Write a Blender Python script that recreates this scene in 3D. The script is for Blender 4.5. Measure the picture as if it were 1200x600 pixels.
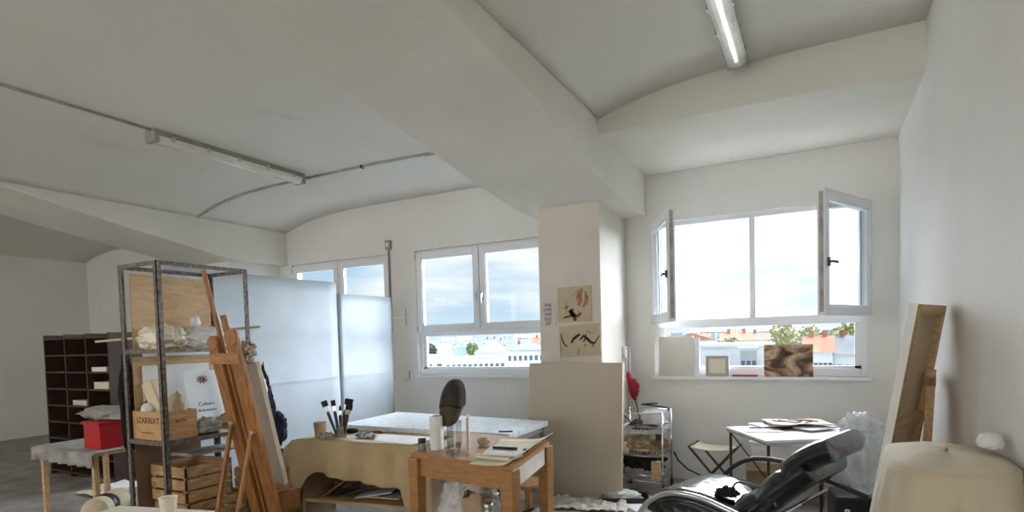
import bpy, bmesh, math, random
from mathutils import Vector, Matrix, Euler, noise
random.seed(7)
for o in list(bpy.data.objects): bpy.data.objects.remove(o)
SC = bpy.context.scene; COL = SC.collection
R = math.radians
# ---------------------------------------------------------------- camera
EYE = 1.5; FPX = 681.0; CYPX = 425.0
YAW, PIT, ROL = R(27.88), R(-2.32), R(-1.58)
_f = Vector((-math.sin(YAW)*math.cos(PIT), math.cos(YAW)*math.cos(PIT), math.sin(PIT)))
_r0 = Vector((math.cos(YAW), math.sin(YAW), 0)); _u0 = _r0.cross(_f)
_r = math.cos(ROL)*_r0 + math.sin(ROL)*_u0; _u = -math.sin(ROL)*_r0 + math.cos(ROL)*_u0
cd = bpy.data.cameras.new('camera'); cam = bpy.data.objects.new('camera', cd); COL.objects.link(cam)
cd.sensor_width = 36; cd.lens = 36*FPX/1200; cd.shift_y = (CYPX-300)/1200; cd.clip_end = 3000; cd.clip_start = .05
m = Matrix((( _r.x,_u.x,-_f.x,0),(_r.y,_u.y,-_f.y,0),(_r.z,_u.z,-_f.z,EYE),(0,0,0,1)))
cam.matrix_world = m; SC.camera = cam
# ---------------------------------------------------------------- world and light
SC.view_settings.view_transform = 'Standard'; SC.view_settings.look = 'None'
SC.view_settings.gamma = 1; SC.view_settings.use_curve_mapping = False
SC.view_settings.exposure = 1.12
SKY = 0.66
W = bpy.data.worlds.new('sky'); SC.world = W; W.use_nodes = True
nt = W.node_tree; nt.nodes.clear(); N = nt.nodes.new; L = nt.links.new
tc = N('ShaderNodeTexCoord'); sep = N('ShaderNodeSeparateXYZ'); L(tc.outputs['Generated'], sep.inputs[0])
mp = N('ShaderNodeMapping'); mp.inputs['Scale'].default_value = (1.6, 1.6, 7.5); mp.inputs['Location'].default_value = (4.2, .4, 1.7); L(tc.outputs['Generated'], mp.inputs[0])
nz = N('ShaderNodeTexNoise'); nz.inputs['Scale'].default_value = 1.9; nz.inputs['Detail'].default_value = 7; nz.inputs['Roughness'].default_value = .55; L(mp.outputs[0], nz.inputs[0])
cr = N('ShaderNodeValToRGB'); cr.color_ramp.elements[0].position = .44; cr.color_ramp.elements[1].position = .62; L(nz.outputs['Fac'], cr.inputs[0])
gr = N('ShaderNodeValToRGB'); L(sep.outputs['Z'], gr.inputs[0])
e = gr.color_ramp.elements; e[0].position = 0.0; e[0].color = (.72, .82, .88, 1); e[1].position = 1; e[1].color = (.6, .8, 1.1, 1)
k = e.new(.06); k.color = (.50, .68, .82, 1); k = e.new(.3); k.color = (.42, .62, .84, 1)
mx = N('ShaderNodeMixRGB'); mx.inputs[2].default_value = (.92, .94, .97, 1); 
mr1 = N('ShaderNodeMapRange'); mr1.inputs[1].default_value = -.42; mr1.inputs[2].default_value = -.2; L(sep.outputs['X'], mr1.inputs[0])   # bright cloud bank high on the right
mr2 = N('ShaderNodeMapRange'); mr2.inputs[1].default_value = .085; mr2.inputs[2].default_value = .125; L(sep.outputs['Z'], mr2.inputs[0])
mr3 = N('ShaderNodeMapRange'); mr3.inputs[1].default_value = .03; mr3.inputs[2].default_value = .0; L(sep.outputs['X'], mr3.inputs[0])
m0 = N('ShaderNodeMath'); m0.operation = 'MULTIPLY'; L(mr1.outputs[0], m0.inputs[0]); L(mr3.outputs[0], m0.inputs[1])
mm = N('ShaderNodeMath'); mm.operation = 'MULTIPLY'; L(m0.outputs[0], mm.inputs[0]); L(mr2.outputs[0], mm.inputs[1])
ml = N('ShaderNodeMath'); ml.operation = 'MAXIMUM'; L(mm.outputs[0], ml.inputs[0]); L(cr.outputs[0], ml.inputs[1])
L(ml.outputs[0], mx.inputs[0]); L(gr.outputs[0], mx.inputs[1])
bg = N('ShaderNodeBackground'); bg.inputs[1].default_value = SKY; L(mx.outputs[0], bg.inputs[0])
ow = N('ShaderNodeOutputWorld'); L(bg.outputs[0], ow.inputs[0])
sd = bpy.data.lights.new('sun', 'SUN'); sd.energy = 31.0; sd.angle = R(125); sd.color = (.84, .92, 1)
sun = bpy.data.objects.new('sun', sd); COL.objects.link(sun)
sun.rotation_euler = Vector((-.85, -1, -.12)).to_track_quat('-Z', 'Y').to_euler()   # diffuse bright sky beyond the windows
sun.location = (0, 20, 20)
s2 = bpy.data.lights.new('afternoon_sun', 'SUN'); s2.energy = .5; s2.angle = R(2); s2.color = (1, .96, .88)          # the sun itself, behind the building, on the city's facades
so = bpy.data.objects.new('afternoon_sun', s2); COL.objects.link(so); so.rotation_euler = Vector((.35, 1, -1.2)).to_track_quat('-Z', 'Y').to_euler(); so.location = (0, -20, 30)
for i, (ax, aw) in enumerate(((-10.0, 3.1), (-5.6, 3.1), (-1.55, 3.2))):      # fill lamps added in the back wall openings, behind the photographer
    ad = bpy.data.lights.new('back_fill_light', 'AREA'); ad.shape = 'RECTANGLE'; ad.size = aw; ad.size_y = 2.0; ad.energy = 27; ad.color = (1, .93, .82)
    al = bpy.data.objects.new('back_fill_light', ad); COL.objects.link(al); al.location = (ax, -4.05, 1.95); al.rotation_euler = (R(90), 0, 0)

# ---------------------------------------------------------------- pixel geometry helpers (rays of the measured camera)
def ray(x, y): return _f + _r*((x-600)/FPX) - _u*((y-CYPX)/FPX)
def onY(x, y, Y): d = ray(x, y); return Vector((0, 0, EYE)) + d*(Y/d.y)
def onX(x, y, X): d = ray(x, y); return Vector((0, 0, EYE)) + d*(X/d.x)
def onZ(x, y, Z): d = ray(x, y); return Vector((0, 0, EYE)) + d*((Z-EYE)/d.z)

# ---------------------------------------------------------------- materials
MATS = {}
def mat(name, col, rough=.6, metal=0, var=.08, vscale=6, bump=0, bscale=40, spec=.4, alpha=None, emit=0, trans=0, stretch=None, coat=0, sheen=0):
    if name in MATS: return MATS[name]
    m = bpy.data.materials.new(name); m.use_nodes = True; t = m.node_tree; b = t.nodes['Principled BSDF']
    n = t.nodes.new; l = t.links.new
    b.inputs['Roughness'].default_value = rough; b.inputs['Metallic'].default_value = metal
    b.inputs['Specular IOR Level'].default_value = spec
    co = n('ShaderNodeTexCoord'); src = co.outputs['Object']
    if stretch:
        q = n('ShaderNodeMapping'); q.inputs['Scale'].default_value = stretch; l(src, q.inputs[0]); src = q.outputs[0]
    z = n('ShaderNodeTexNoise'); z.inputs['Scale'].default_value = vscale; z.inputs['Detail'].default_value = 5; l(src, z.inputs[0])
    r = n('ShaderNodeValToRGB'); r.color_ramp.elements[0].position = .3; r.color_ramp.elements[1].position = .7
    c = Vector(col[:3])
    a0 = [max(0, x*(1-var*1.3)) for x in c]; a1 = [min(1, x*(1+var)) for x in c]
    r.color_ramp.elements[0].color = (*a0, 1); r.color_ramp.elements[1].color = (*a1, 1)
    l(z.outputs['Fac'], r.inputs[0]); l(r.outputs[0], b.inputs['Base Color'])
    if bump:
        z2 = n('ShaderNodeTexNoise'); z2.inputs['Scale'].default_value = bscale; z2.inputs['Detail'].default_value = 4; l(src, z2.inputs[0])
        bp = n('ShaderNodeBump'); bp.inputs['Strength'].default_value = bump; bp.inputs['Distance'].default_value = .01
        l(z2.outputs['Fac'], bp.inputs['Height']); l(bp.outputs[0], b.inputs['Normal'])
    if alpha is not None: b.inputs['Alpha'].default_value = alpha
    if emit: b.inputs['Emission Color'].default_value = (*col[:3], 1); b.inputs['Emission Strength'].default_value = emit
    if coat: b.inputs['Coat Weight'].default_value = coat
    if sheen: b.inputs['Sheen Weight'].default_value = sheen
    MATS[name] = m; return m
def ramp_mat(name, stops, scale=3, detail=6, rough=.6, dist=1.5, kind='noise', stretch=(1, 1, 1), bump=0):
    m = bpy.data.materials.new(name); m.use_nodes = True; t = m.node_tree; b = t.nodes['Principled BSDF']; n = t.nodes.new; l = t.links.new
    b.inputs['Roughness'].default_value = rough; b.inputs['Specular IOR Level'].default_value = .3
    co = n('ShaderNodeTexCoord'); q = n('ShaderNodeMapping'); q.inputs['Scale'].default_value = stretch; l(co.outputs['Object'], q.inputs[0])
    z = n('ShaderNodeTexNoise'); z.inputs['Scale'].default_value = scale; z.inputs['Detail'].default_value = detail; z.inputs['Distortion'].default_value = dist; l(q.outputs[0], z.inputs[0])
    r = n('ShaderNodeValToRGB'); el = r.color_ramp.elements
    el[0].position = stops[0][0]; el[0].color = (*stops[0][1], 1); el[1].position = stops[-1][0]; el[1].color = (*stops[-1][1], 1)
    for p, c in stops[1:-1]: k = el.new(p); k.color = (*c, 1)
    l(z.outputs['Fac'], r.inputs[0]); l(r.outputs[0], b.inputs['Base Color'])
    if bump:
        bp = n('ShaderNodeBump'); bp.inputs['Strength'].default_value = bump; bp.inputs['Distance'].default_value = .01; l(z.outputs['Fac'], bp.inputs['Height']); l(bp.outputs[0], b.inputs['Normal'])
    MATS[name] = m; return m
def glass(name, tint, gloss=.08, rough=.02):
    m = bpy.data.materials.new(name); m.use_nodes = True; t = m.node_tree; t.nodes.clear(); n = t.nodes.new; l = t.links.new
    tr = n('ShaderNodeBsdfTransparent'); tr.inputs[0].default_value = (*tint, 1)
    g = n('ShaderNodeBsdfGlossy'); g.inputs['Roughness'].default_value = rough
    lw = n('ShaderNodeLayerWeight'); lw.inputs[0].default_value = .25
    ma = n('ShaderNodeMath'); ma.operation = 'MULTIPLY_ADD'; ma.inputs[1].default_value = .28; ma.inputs[2].default_value = gloss*.15; l(lw.outputs['Fresnel'], ma.inputs[0])
    mi = n('ShaderNodeMixShader'); l(ma.outputs[0], mi.inputs[0]); l(tr.outputs[0], mi.inputs[1]); l(g.outputs[0], mi.inputs[2])
    o = n('ShaderNodeOutputMaterial'); l(mi.outputs[0], o.inputs[0]); MATS[name] = m; return m
def film(name, col, op, rough=.25):        # translucent plastic film or milky acrylic
    m = bpy.data.materials.new(name); m.use_nodes = True; t = m.node_tree; t.nodes.clear(); n = t.nodes.new; l = t.links.new
    tr = n('ShaderNodeBsdfTransparent'); tr.inputs[0].default_value = (.93, .95, .96, 1)
    p = n('ShaderNodeBsdfPrincipled'); p.inputs['Base Color'].default_value = (*col, 1); p.inputs['Roughness'].default_value = rough; p.inputs['Specular IOR Level'].default_value = .7
    z = n('ShaderNodeTexNoise'); z.inputs['Scale'].default_value = 6; z.inputs['Detail'].default_value = 3
    co = n('ShaderNodeTexCoord'); l(co.outputs['Object'], z.inputs[0])
    ma = n('ShaderNodeMath'); ma.operation = 'MULTIPLY_ADD'; ma.inputs[1].default_value = .7; ma.inputs[2].default_value = op-.35; ma.use_clamp = True; l(z.outputs['Fac'], ma.inputs[0])
    mi = n('ShaderNodeMixShader'); l(ma.outputs[0], mi.inputs[0]); l(tr.outputs[0], mi.inputs[1]); l(p.outputs[0], mi.inputs[2])
    o = n('ShaderNodeOutputMaterial'); l(mi.outputs[0], o.inputs[0]); MATS[name] = m; return m

WALL = mat('white_wall_paint', (.80, .785, .75), .85, var=.03, vscale=1.3, bump=.25, bscale=22, spec=.15)
CEIL = ramp_mat('ceiling_paint', [(.0, (.50, .42, .33)), (.24, (.69, .66, .59)), (.34, (.77, .745, .685)), (1, (.82, .80, .745))], scale=2.2, detail=9, rough=.9, dist=.2, bump=.3)
BEAMM = mat('beam_paint', (.78, .745, .68), .9, var=.04, vscale=1.6, bump=.45, bscale=9, spec=.1)
COLM = mat('column_paint', (.72, .66, .59), .85, var=.04, vscale=3, bump=.2, bscale=30, spec=.15)
FLOOR = ramp_mat('concrete_floor', [(.2, (.20, .18, .16)), (.5, (.30, .275, .25)), (.62, (.36, .33, .30)), (.8, (.46, .43, .40))], scale=3.5, detail=9, rough=.55, dist=.4)
PVC = mat('white_plastic_frame', (.80, .81, .83), .35, var=.02, spec=.45)
PVCE = mat('sash_edge', (.42, .37, .35), .5, var=.2, vscale=12)
GASK = mat('black_gasket', (.03, .03, .035), .5)
GLASS = glass('window_glass', (.86, .88, .89))
CLEAR = glass('clear_glass', (.93, .95, .95), .15)
STEEL = mat('brushed_steel', (.55, .55, .56), .3, .9, var=.1, vscale=20)
CHROME = mat('chrome', (.75, .76, .78), .12, 1, var=.03)
RUST = mat('worn_grey_paint_with_rust', (.17, .145, .13), .5, .35, var=.5, vscale=38, bump=.3)
DARKM = mat('dark_metal', (.05, .048, .045), .4, .5, var=.2)
BLACK = mat('black_plastic', (.018, .018, .02), .35, var=.2)
WHITE = mat('white_lacquer', (.82, .83, .85), .3, var=.02, spec=.5)
PAPER = mat('white_paper', (.80, .80, .80), .8, var=.04, vscale=10)
CREAM = mat('cream_paper', (.74, .66, .50), .85, var=.07, vscale=7)
PINKP = mat('pinkish_paper', (.66, .53, .46), .8, var=.08)
LINEN = mat('raw_linen_cloth', (.58, .44, .25), .95, var=.09, vscale=5, bump=.3, bscale=160, spec=.1, sheen=.2)
LINEN2 = mat('pale_dust_sheet', (.56, .48, .35), .95, var=.08, vscale=4, bump=.3, bscale=120, spec=.1, sheen=.2)
CANV = mat('primed_canvas', (.56, .49, .385), .75, var=.05, vscale=2, bump=.2, bscale=250, spec=.25)
CANVW = mat('white_canvas', (.80, .80, .78), .8, var=.04, vscale=5, bump=.15, bscale=200)
CANVB = mat('canvas_back', (.66, .52, .36), .9, var=.1, vscale=4)
OAK = mat('orange_varnished_wood', (.40, .20, .07), .4, var=.15, vscale=4, stretch=(3, 3, 14), bump=.08, coat=.15)
OAKX = mat('orange_varnished_wood_across', (.40, .20, .07), .4, var=.16, vscale=4, stretch=(2, 14, 14), bump=.08, coat=.15)
EAS = mat('reddish_easel_wood', (.36, .16, .05), .45, var=.28, vscale=4, stretch=(12, 12, 1.5), coat=.1)
EASL = mat('light_easel_wood', (.42, .19, .06), .45, var=.2, vscale=4, stretch=(1.5, 12, 12))
PINE = mat('pale_pine', (.62, .42, .22), .6, var=.2, vscale=4, stretch=(1.5, 12, 12), bump=.1)
CRATEW = mat('crate_wood', (.50, .31, .15), .75, var=.3, vscale=5, stretch=(2, 2, 12), bump=.2)
PLY = ramp_mat('plywood', [(.3, (.52, .33, .17)), (.5, (.60, .41, .23)), (.7, (.68, .49, .30))], scale=2.0, detail=5, rough=.6, dist=2.5, stretch=(1, 1.2, 5))
DBROWN = mat('dark_brown_wood', (.055, .03, .02), .5, var=.3, vscale=5)
CARD = mat('brown_cardboard', (.36, .25, .14), .85, var=.12, vscale=5)
LEATH = mat('black_leather', (.010, .011, .014), .16, var=.3, vscale=12, bump=.5, bscale=9, spec=.5, coat=.45)
CAPM = mat('dark_olive_cap_cloth', (.042, .038, .028), .85, var=.35, vscale=14, bump=.4, bscale=120)
RED = mat('red_plastic', (.50, .012, .015), .35, var=.1)
REDC = mat('red_fabric', (.33, .02, .03), .8, var=.3, vscale=12)
GREYC = mat('grey_cloth', (.36, .34, .32), .95, var=.25, vscale=8, bump=.3)
NAVY = mat('navy_cloth', (.012, .015, .028), .95, var=.3, vscale=10, bump=.3)
BLKC = mat('black_cloth', (.012, .012, .012), .9, var=.3, vscale=10, bump=.3)
FILM = film('clear_plastic_film', (.90, .91, .92), .42, .15)
FILMW = film('milky_plastic_film', (.88, .87, .84), .85, .2)
FILMY = film('yellowish_plastic_film', (.86, .79, .65), .9, .2)
DIFF = film('ribbed_acrylic', (.92, .92, .86), .5, .12)
DIFFM = film('milky_acrylic', (.80, .78, .70), .98, .25)
TUBE = mat('fluorescent_tube', (.90, .93, .88), .3, var=0, emit=1.15)
HOUS = mat('grey_lamp_housing', (.33, .32, .29), .5, var=.2, vscale=5)
RAGM = ramp_mat('paint_rag', [(.35, (.05, .03, .02)), (.45, (.45, .36, .28)), (.55, (.62, .54, .45)), (.65, (.20, .10, .06)), (.8, (.6, .5, .4))], scale=26, detail=3, rough=.9)
DROPC = ramp_mat('stained_drop_cloth', [(.3, (.30, .25, .2)), (.42, (.55, .5, .43)), (.7, (.68, .63, .56)), (.8, (.4, .33, .27))], scale=8, detail=8, rough=.95, dist=1)
TTOP = ramp_mat('paint_marked_white_top', [(.0, (.40, .42, .45)), (.36, (.50, .53, .57)), (.42, (.70, .74, .78)), (.6, (.76, .79, .82)), (1, (.80, .82, .84))], scale=19, detail=9, rough=.28, dist=.6)
PANELM = mat('white_coated_panel', (.55, .60, .65), .45, var=.05, vscale=3, bump=.15, bscale=14, spec=.4)
JARM = mat('murky_jar', (.28, .24, .20), .2, var=.4, vscale=25)
SILVER = mat('silver_ferrule', (.6, .6, .6), .3, .9, var=.1)
CORD = mat('beige_cord', (.55, .42, .26), .8, var=.2)

# ---------------------------------------------------------------- mesh building
class MB:
    def __init__(s): s.bm = bmesh.new()
    def box(s, c, d, rot=None, bev=0, taper=None):
        M = Matrix.Translation(Vector(c))
        if rot is not None: M = M @ (rot if isinstance(rot, Matrix) else Euler(rot).to_matrix().to_4x4())
        r = bmesh.ops.create_cube(s.bm, size=1); vs = r['verts']
        for v in vs:
            k = taper if (taper and v.co.z < 0) else 1
            v.co = M @ Vector((v.co.x*d[0]*k, v.co.y*d[1]*k, v.co.z*d[2]))
        if bev:
            es = list({e for v in vs for e in v.link_edges})
            bmesh.ops.bevel(s.bm, geom=es, offset=bev, segments=2, affect='EDGES', profile=.6)
        return s
    def b2(s, a, b, bev=0):      # box from two corners
        a, b = Vector(a), Vector(b); return s.box((a+b)/2, [abs(x) for x in (b-a)], bev=bev)
    def bar(s, p, q, w, h=None, bev=0, up=(0, 0, 1)):   # rectangular bar between two points
        p, q = Vector(p), Vector(q); h = h or w; z = (q-p); Ln = z.length; z.normalize(); u = Vector(up)
        if abs(z.dot(u)) > .95: u = Vector((0, 1, 0))
        x = u.cross(z).normalized(); y = z.cross(x)
        M = Matrix(((x.x, y.x, z.x, 0), (x.y, y.y, z.y, 0), (x.z, y.z, z.z, 0), (0, 0, 0, 1)))
        return s.box((p+q)/2, (w, h, Ln), M, bev)
    def tube(s, pts, r, n=8, closed=False, cap=True):
        pts = [Vector(p) for p in pts]; rings = []; k = len(pts); rs = r if isinstance(r, (list, tuple)) else [r]*k
        prev = None
        for i, p in enumerate(pts):
            if closed: t = pts[(i+1) % k]-pts[i-1]
            else: t = pts[min(i+1, k-1)]-pts[max(i-1, 0)]
            t.normalize()
            if prev is None: a = Vector((0, 0, 1)) if abs(t.z) < .9 else Vector((1, 0, 0)); x = a.cross(t).normalized()
            else: x = (prev - t*prev.dot(t)).normalized()
            prev = x; y = t.cross(x)
            rings.append([s.bm.verts.new(p+rs[i]*(math.cos(2*math.pi*j/n)*x+math.sin(2*math.pi*j/n)*y)) for j in range(n)])
        for i in range(k if closed else k-1):
            A, B = rings[i], rings[(i+1) % k]
            for j in range(n):
                f = s.bm.faces.new((A[j], A[(j+1) % n], B[(j+1) % n], B[j])); f.smooth = True
        if cap and not closed: s.bm.faces.new(rings[0][::-1]); s.bm.faces.new(rings[-1])
        return s
    def lathe(s, prof, c=(0, 0, 0), n=24, M=None):
        M = M or Matrix(); rings = []
        for r, z in prof: rings.append([s.bm.verts.new(Vector(c)+(M @ Vector((r*math.cos(2*math.pi*j/n), r*math.sin(2*math.pi*j/n), z)))) for j in range(n)])
        for A, B in zip(rings, rings[1:]):
            for j in range(n):
                f = s.bm.faces.new((A[j], A[(j+1) % n], B[(j+1) % n], B[j])); f.smooth = True
        s.bm.faces.new(rings[0][::-1]); s.bm.faces.new(rings[-1]); return s
    def grid(s, fn, nu, nv, smooth=True):
        V = [[s.bm.verts.new(Vector(fn(i/nu, j/nv))) for j in range(nv+1)] for i in range(nu+1)]
        for i in range(nu):
            for j in range(nv):
                f = s.bm.faces.new((V[i][j], V[i+1][j], V[i+1][j+1], V[i][j+1])); f.smooth = smooth
        return s
    def prism(s, poly, d):      # polygon (3D points) extruded by vector d
        d = Vector(d); A = [s.bm.verts.new(Vector(p)) for p in poly]; B = [s.bm.verts.new(Vector(p)+d) for p in poly]; n = len(A)
        s.bm.faces.new(A[::-1]); s.bm.faces.new(B)
        for i in range(n): s.bm.faces.new((A[i], A[(i+1) % n], B[(i+1) % n], B[i]))
        return s
    def blob(s, c, r, amp=.25, freq=3, seed=0, sub=4, flat=True, sharp=True, M=None):
        g = bmesh.ops.create_icosphere(s.bm, subdivisions=sub, radius=1); c = Vector(c); M = M or Matrix()
        for v in g['verts']:
            d = v.co.normalized(); o = Vector((seed*7.3, seed*3.1, seed*1.7))
            a = noise.fractal(d*freq+o, 1.0, 2.0, 4)
            f2 = noise.fractal(Vector((d.x*freq*1.1, d.y*freq*1.1, d.z*freq*.55))*1.6+o*1.3, .9, 2.0, 3)
            k = 1+amp*(.42*a+(.50*(.28-abs(f2)) if sharp else 0))
            p = Vector((d.x*r[0], d.y*r[1], d.z*r[2]))*k
            if flat and p.z < -r[2]*.75: p.z = -r[2]*.75
            v.co = c + (M @ p)
        for f in s.bm.faces: f.smooth = True
        return s
    def cushion(s, fn_c, width, thick, n1=30, n2=14, ribs=0, ribd=.25, ribax=0):
        # fn_c(t) -> (point(x,z), normal(x,z)) centre line in the xz plane; spans y in +-width/2
        top = []; bot = []
        for i in range(n1+1):
            t = i/n1; (px, pz), (nx, nz_) = fn_c(t); ta = min(1, 8*min(t, 1-t)); a1 = math.sqrt(max(0, 1-(1-ta)**2))
            rt = []; rb = []
            for j in range(n2+1):
                v = j/n2; tb = min(1, 6*min(v, 1-v)); a2 = math.sqrt(max(0, 1-(1-tb)**2))
                h = thick/2*min(a1, 1)*a2
                rb_ = 1
                if ribs: rb_ = 1-ribd*(abs(math.cos(math.pi*ribs*(t if ribax == 0 else v)))**6)
                y = (v-.5)*width
                q = 1.2 if ribs else 1.1
                rt.append(s.bm.verts.new((px+nx*h*rb_*q, y, pz+nz_*h*rb_*q)))
                rb.append(s.bm.verts.new((px-nx*(h+.004), y, pz-nz_*(h+.004))))
            top.append(rt); bot.append(rb)
        for i in range(n1):
            for j in range(n2):
                f = s.bm.faces.new((top[i][j], top[i][j+1], top[i+1][j+1], top[i+1][j])); f.smooth = True
                f = s.bm.faces.new((bot[i][j], bot[i+1][j], bot[i+1][j+1], bot[i][j+1])); f.smooth = True
        for i in range(n1):
            s.bm.faces.new((top[i][0], top[i+1][0], bot[i+1][0], bot[i][0])); s.bm.faces.new((top[i][n2], bot[i][n2], bot[i+1][n2], top[i+1][n2]))
        for j in range(n2):
            s.bm.faces.new((top[0][j], bot[0][j], bot[0][j+1], top[0][j+1])); s.bm.faces.new((top[n1][j], top[n1][j+1], bot[n1][j+1], bot[n1][j]))
        return s
    def build(s, name, m, parent=None, loc=None, rz=0, solid=0, sub=0, rot=None):
        bmesh.ops.recalc_face_normals(s.bm, faces=s.bm.faces)
        me = bpy.data.meshes.new(name); s.bm.to_mesh(me); s.bm.free(); me.materials.append(m)
        o = bpy.data.objects.new(name, me); COL.objects.link(o)
        if parent is not None: o.parent = parent
        if loc is not None: o.location = loc
        if rz: o.rotation_euler = (0, 0, rz)
        if rot: o.rotation_euler = rot
        if solid: md = o.modifiers.new('solid', 'SOLIDIFY'); md.thickness = solid; md.offset = 0
        if sub: md = o.modifiers.new('sub', 'SUBSURF'); md.levels = sub; md.render_levels = sub
        return o
def tag(o, label=None, cat=None, group=None, kind=None):
    if label: o['label'] = label
    if cat: o['category'] = cat
    if group: o['group'] = group
    if kind: o['kind'] = kind
    return o
def thing(name, label, cat, loc=(0, 0, 0), rz=0, group=None):
    o = bpy.data.objects.new(name, None); COL.objects.link(o); o.location = loc; o.rotation_euler = (0, 0, rz); o.empty_display_size = .1
    return tag(o, label, cat, group)
def struct(o): o['kind'] = 'structure'; return o
def copy_tree(o, parent=None):
    c = o.copy(); COL.objects.link(c)
    if parent: c.parent = parent
    for ch in list(o.children): copy_tree(ch, c)
    return c
def text_mesh(name, body, size, m, parent, loc, rot, depth=.0015, align='CENTER', shear=0, space=1, width=1):
    cu = bpy.data.curves.new(name, 'FONT'); cu.body = body; cu.size = size; cu.extrude = depth; cu.align_x = align; cu.shear = shear; cu.space_line = space; cu.resolution_u = 2
    t = bpy.data.objects.new(name, cu); COL.objects.link(t); bpy.context.view_layer.update()
    me = bpy.data.meshes.new_from_object(t.evaluated_get(bpy.context.evaluated_depsgraph_get())); bpy.data.objects.remove(t)
    me.name = name; me.materials.clear(); me.materials.append(m)
    o = bpy.data.objects.new(name, me); COL.objects.link(o); o.parent = parent; o.location = loc; o.rotation_euler = rot; o.scale = (width, 1, 1)
    return o

# ================================================================ SETTING
WY = 6.12; RX = .62; LX = -12.4; BY = -4.0
struct(MB().b2((LX-.3, BY-.3, -.2), (RX+.3, WY+.35, 0)).build('floor', FLOOR))
W1 = (-1.53, .39); W2 = (-4.61, -2.69); W3 = (-6.86, -5.02); WZ = (1.07, 2.67)
b = MB(); xs = [LX-.3, W3[0], W3[1], W2[0], W2[1], W1[0], W1[1], RX+.3]
for i in range(0, 7, 2): b.b2((xs[i], WY, 0), (xs[i+1], WY+.18, 3.8))
for w in (W3, W2, W1): b.b2((w[0], WY, 0), (w[1], WY+.18, WZ[0])); b.b2((w[0], WY, WZ[1]), (w[1], WY+.18, 3.8))
struct(b.build('wall_front', WALL))
struct(MB().b2((RX, BY, 0), (RX+.25, WY, 3.8)).build('wall_right', WALL))
struct(MB().b2((LX-.3, BY, 0), (LX, WY, 3.8)).build('wall_left', WALL))
b = MB(); bx = [LX-.3, -11.6, -8.4, -7.2, -4.0, -3.2, .1, RX+.3]     # unseen far side of the room, window openings added to let in fill light
for i in range(0, 8, 2): b.b2((bx[i], BY-.3, 0), (bx[i+1], BY, 3.8))
for i in (1, 3, 5): b.b2((bx[i], BY-.3, 0), (bx[i+1], BY, .9)); b.b2((bx[i], BY-.3, 3.0), (bx[i+1], BY, 3.8))
struct(b.build('wall_back', WALL))
def vault(name, x0, x1, z0, rise, y0, y1, crop=None):
    c = (x0+x1)/2; h = (x1-x0)/2; xr = crop or x1
    def fn(u, v):
        x = x0+(xr-x0)*u; t = abs((x-c)/h); return (x, y0+(y1-y0)*v, z0+rise*(1-t**4))
    b = MB(); b.grid(fn, 36, 20); return struct(b.build(name, CEIL, solid=.04))
vault('ceiling', -1.6, 2.7, 3.31, .19, BY, 4.70, RX+.1)
vault('ceiling_middle_bay', -6.95, -2.3, 3.17, .20, BY, WY+.05, -2.64)
vault('ceiling_left_bay', -12.5, -8.0, 3.17, .20, BY, WY+.05)
struct(MB().b2((LX-.3, BY-.3, 3.78), (RX+.3, WY+.35, 3.95)).build('ceiling_slab', CEIL))
struct(MB().b2((-1.62, 4.66, 3.165), (RX+.02, WY, 3.8), bev=.006).build('ceiling_soffit', BEAMM))
def beam(name, x0, x1, prof, ztop=3.78):
    b = MB(); r = .018
    pts = [(x0, ztop), (x0, r), (x0+r*.3, r*.3), (x0+r, 0), (x1-r, 0), (x1-r*.3, r*.3), (x1, r), (x1, ztop)]
    rings = []
    for y, z in prof: rings.append([b.bm.verts.new((x, y, (z+q) if q < 1 else q)) for x, q in pts])
    for A, B in zip(rings, rings[1:]):
        for i in range(len(pts)-1): b.bm.faces.new((A[i], A[i+1], B[i+1], B[i]))
    b.bm.faces.new(rings[0]); b.bm.faces.new(rings[-1][::-1]); return struct(b.build(name, BEAMM))
beam('ceiling_beam', -2.66, -1.6, [(BY, 3.255), (0, 3.255), (1.0, 3.25), (1.8, 3.212), (2.5, 3.15), (2.95, 3.09), (3.5, 3.01), (4.2, 2.895), (4.7, 2.83), (5.2, 2.775), (5.7, 2.75), (WY, 2.745)])
beam('ceiling_beam_left', -8.0, -6.95, [(BY, 3.18), (0, 3.18), (1.0, 3.18), (2.0, 3.16), (2.8, 3.10), (3.6, 2.94), (4.37, 2.81), (5.0, 2.70), (5.25, 2.67), (WY, 2.68)])
struct(MB().b2((-2.46, 5.27, 0), (-1.82, WY, 2.8), bev=.008).build('column', COLM))
struct(MB().b2((-7.77, 5.27, 0), (-7.13, WY, 2.75), bev=.008).build('column_left', WALL))

# ---- windows
def sash(parent, w, h, side, hinge, ang):
    # local x runs from hinge to free edge; y = thickness
    e = bpy.data.objects.new('window_sash', None); COL.objects.link(e); e.parent = parent; e.location = hinge; e.rotation_euler = (0, 0, ang); e.scale = (side, 1, 1)
    f = .075; t = .066
    b = MB()
    for a, c in (((0, -t, 0), (f, 0, h)), ((w-f, -t, 0), (w, 0, h)), ((f, -t, 0), (w-f, 0, f)), ((f, -t, h-f), (w-f, 0, h))): b.b2(a, c, bev=.006)
    for a, c in (((f, -t+.012, f), (f+.016, -.012, h-f)), ((w-f-.016, -t+.012, f), (w-f, -.012, h-f)), ((f, -t+.012, f), (w-f, -.012, f+.016)), ((f, -t+.012, h-f-.016), (w-f, -.012, h-f))): b.b2(a, c)
    b.build('sash_frame', PVC, e)
    MB().b2((f+.01, -t*.55, f+.01), (w-f-.01, -t*.55+.008, h-f-.01)).build('glass_pane', GLASS, e)
    return e
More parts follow.
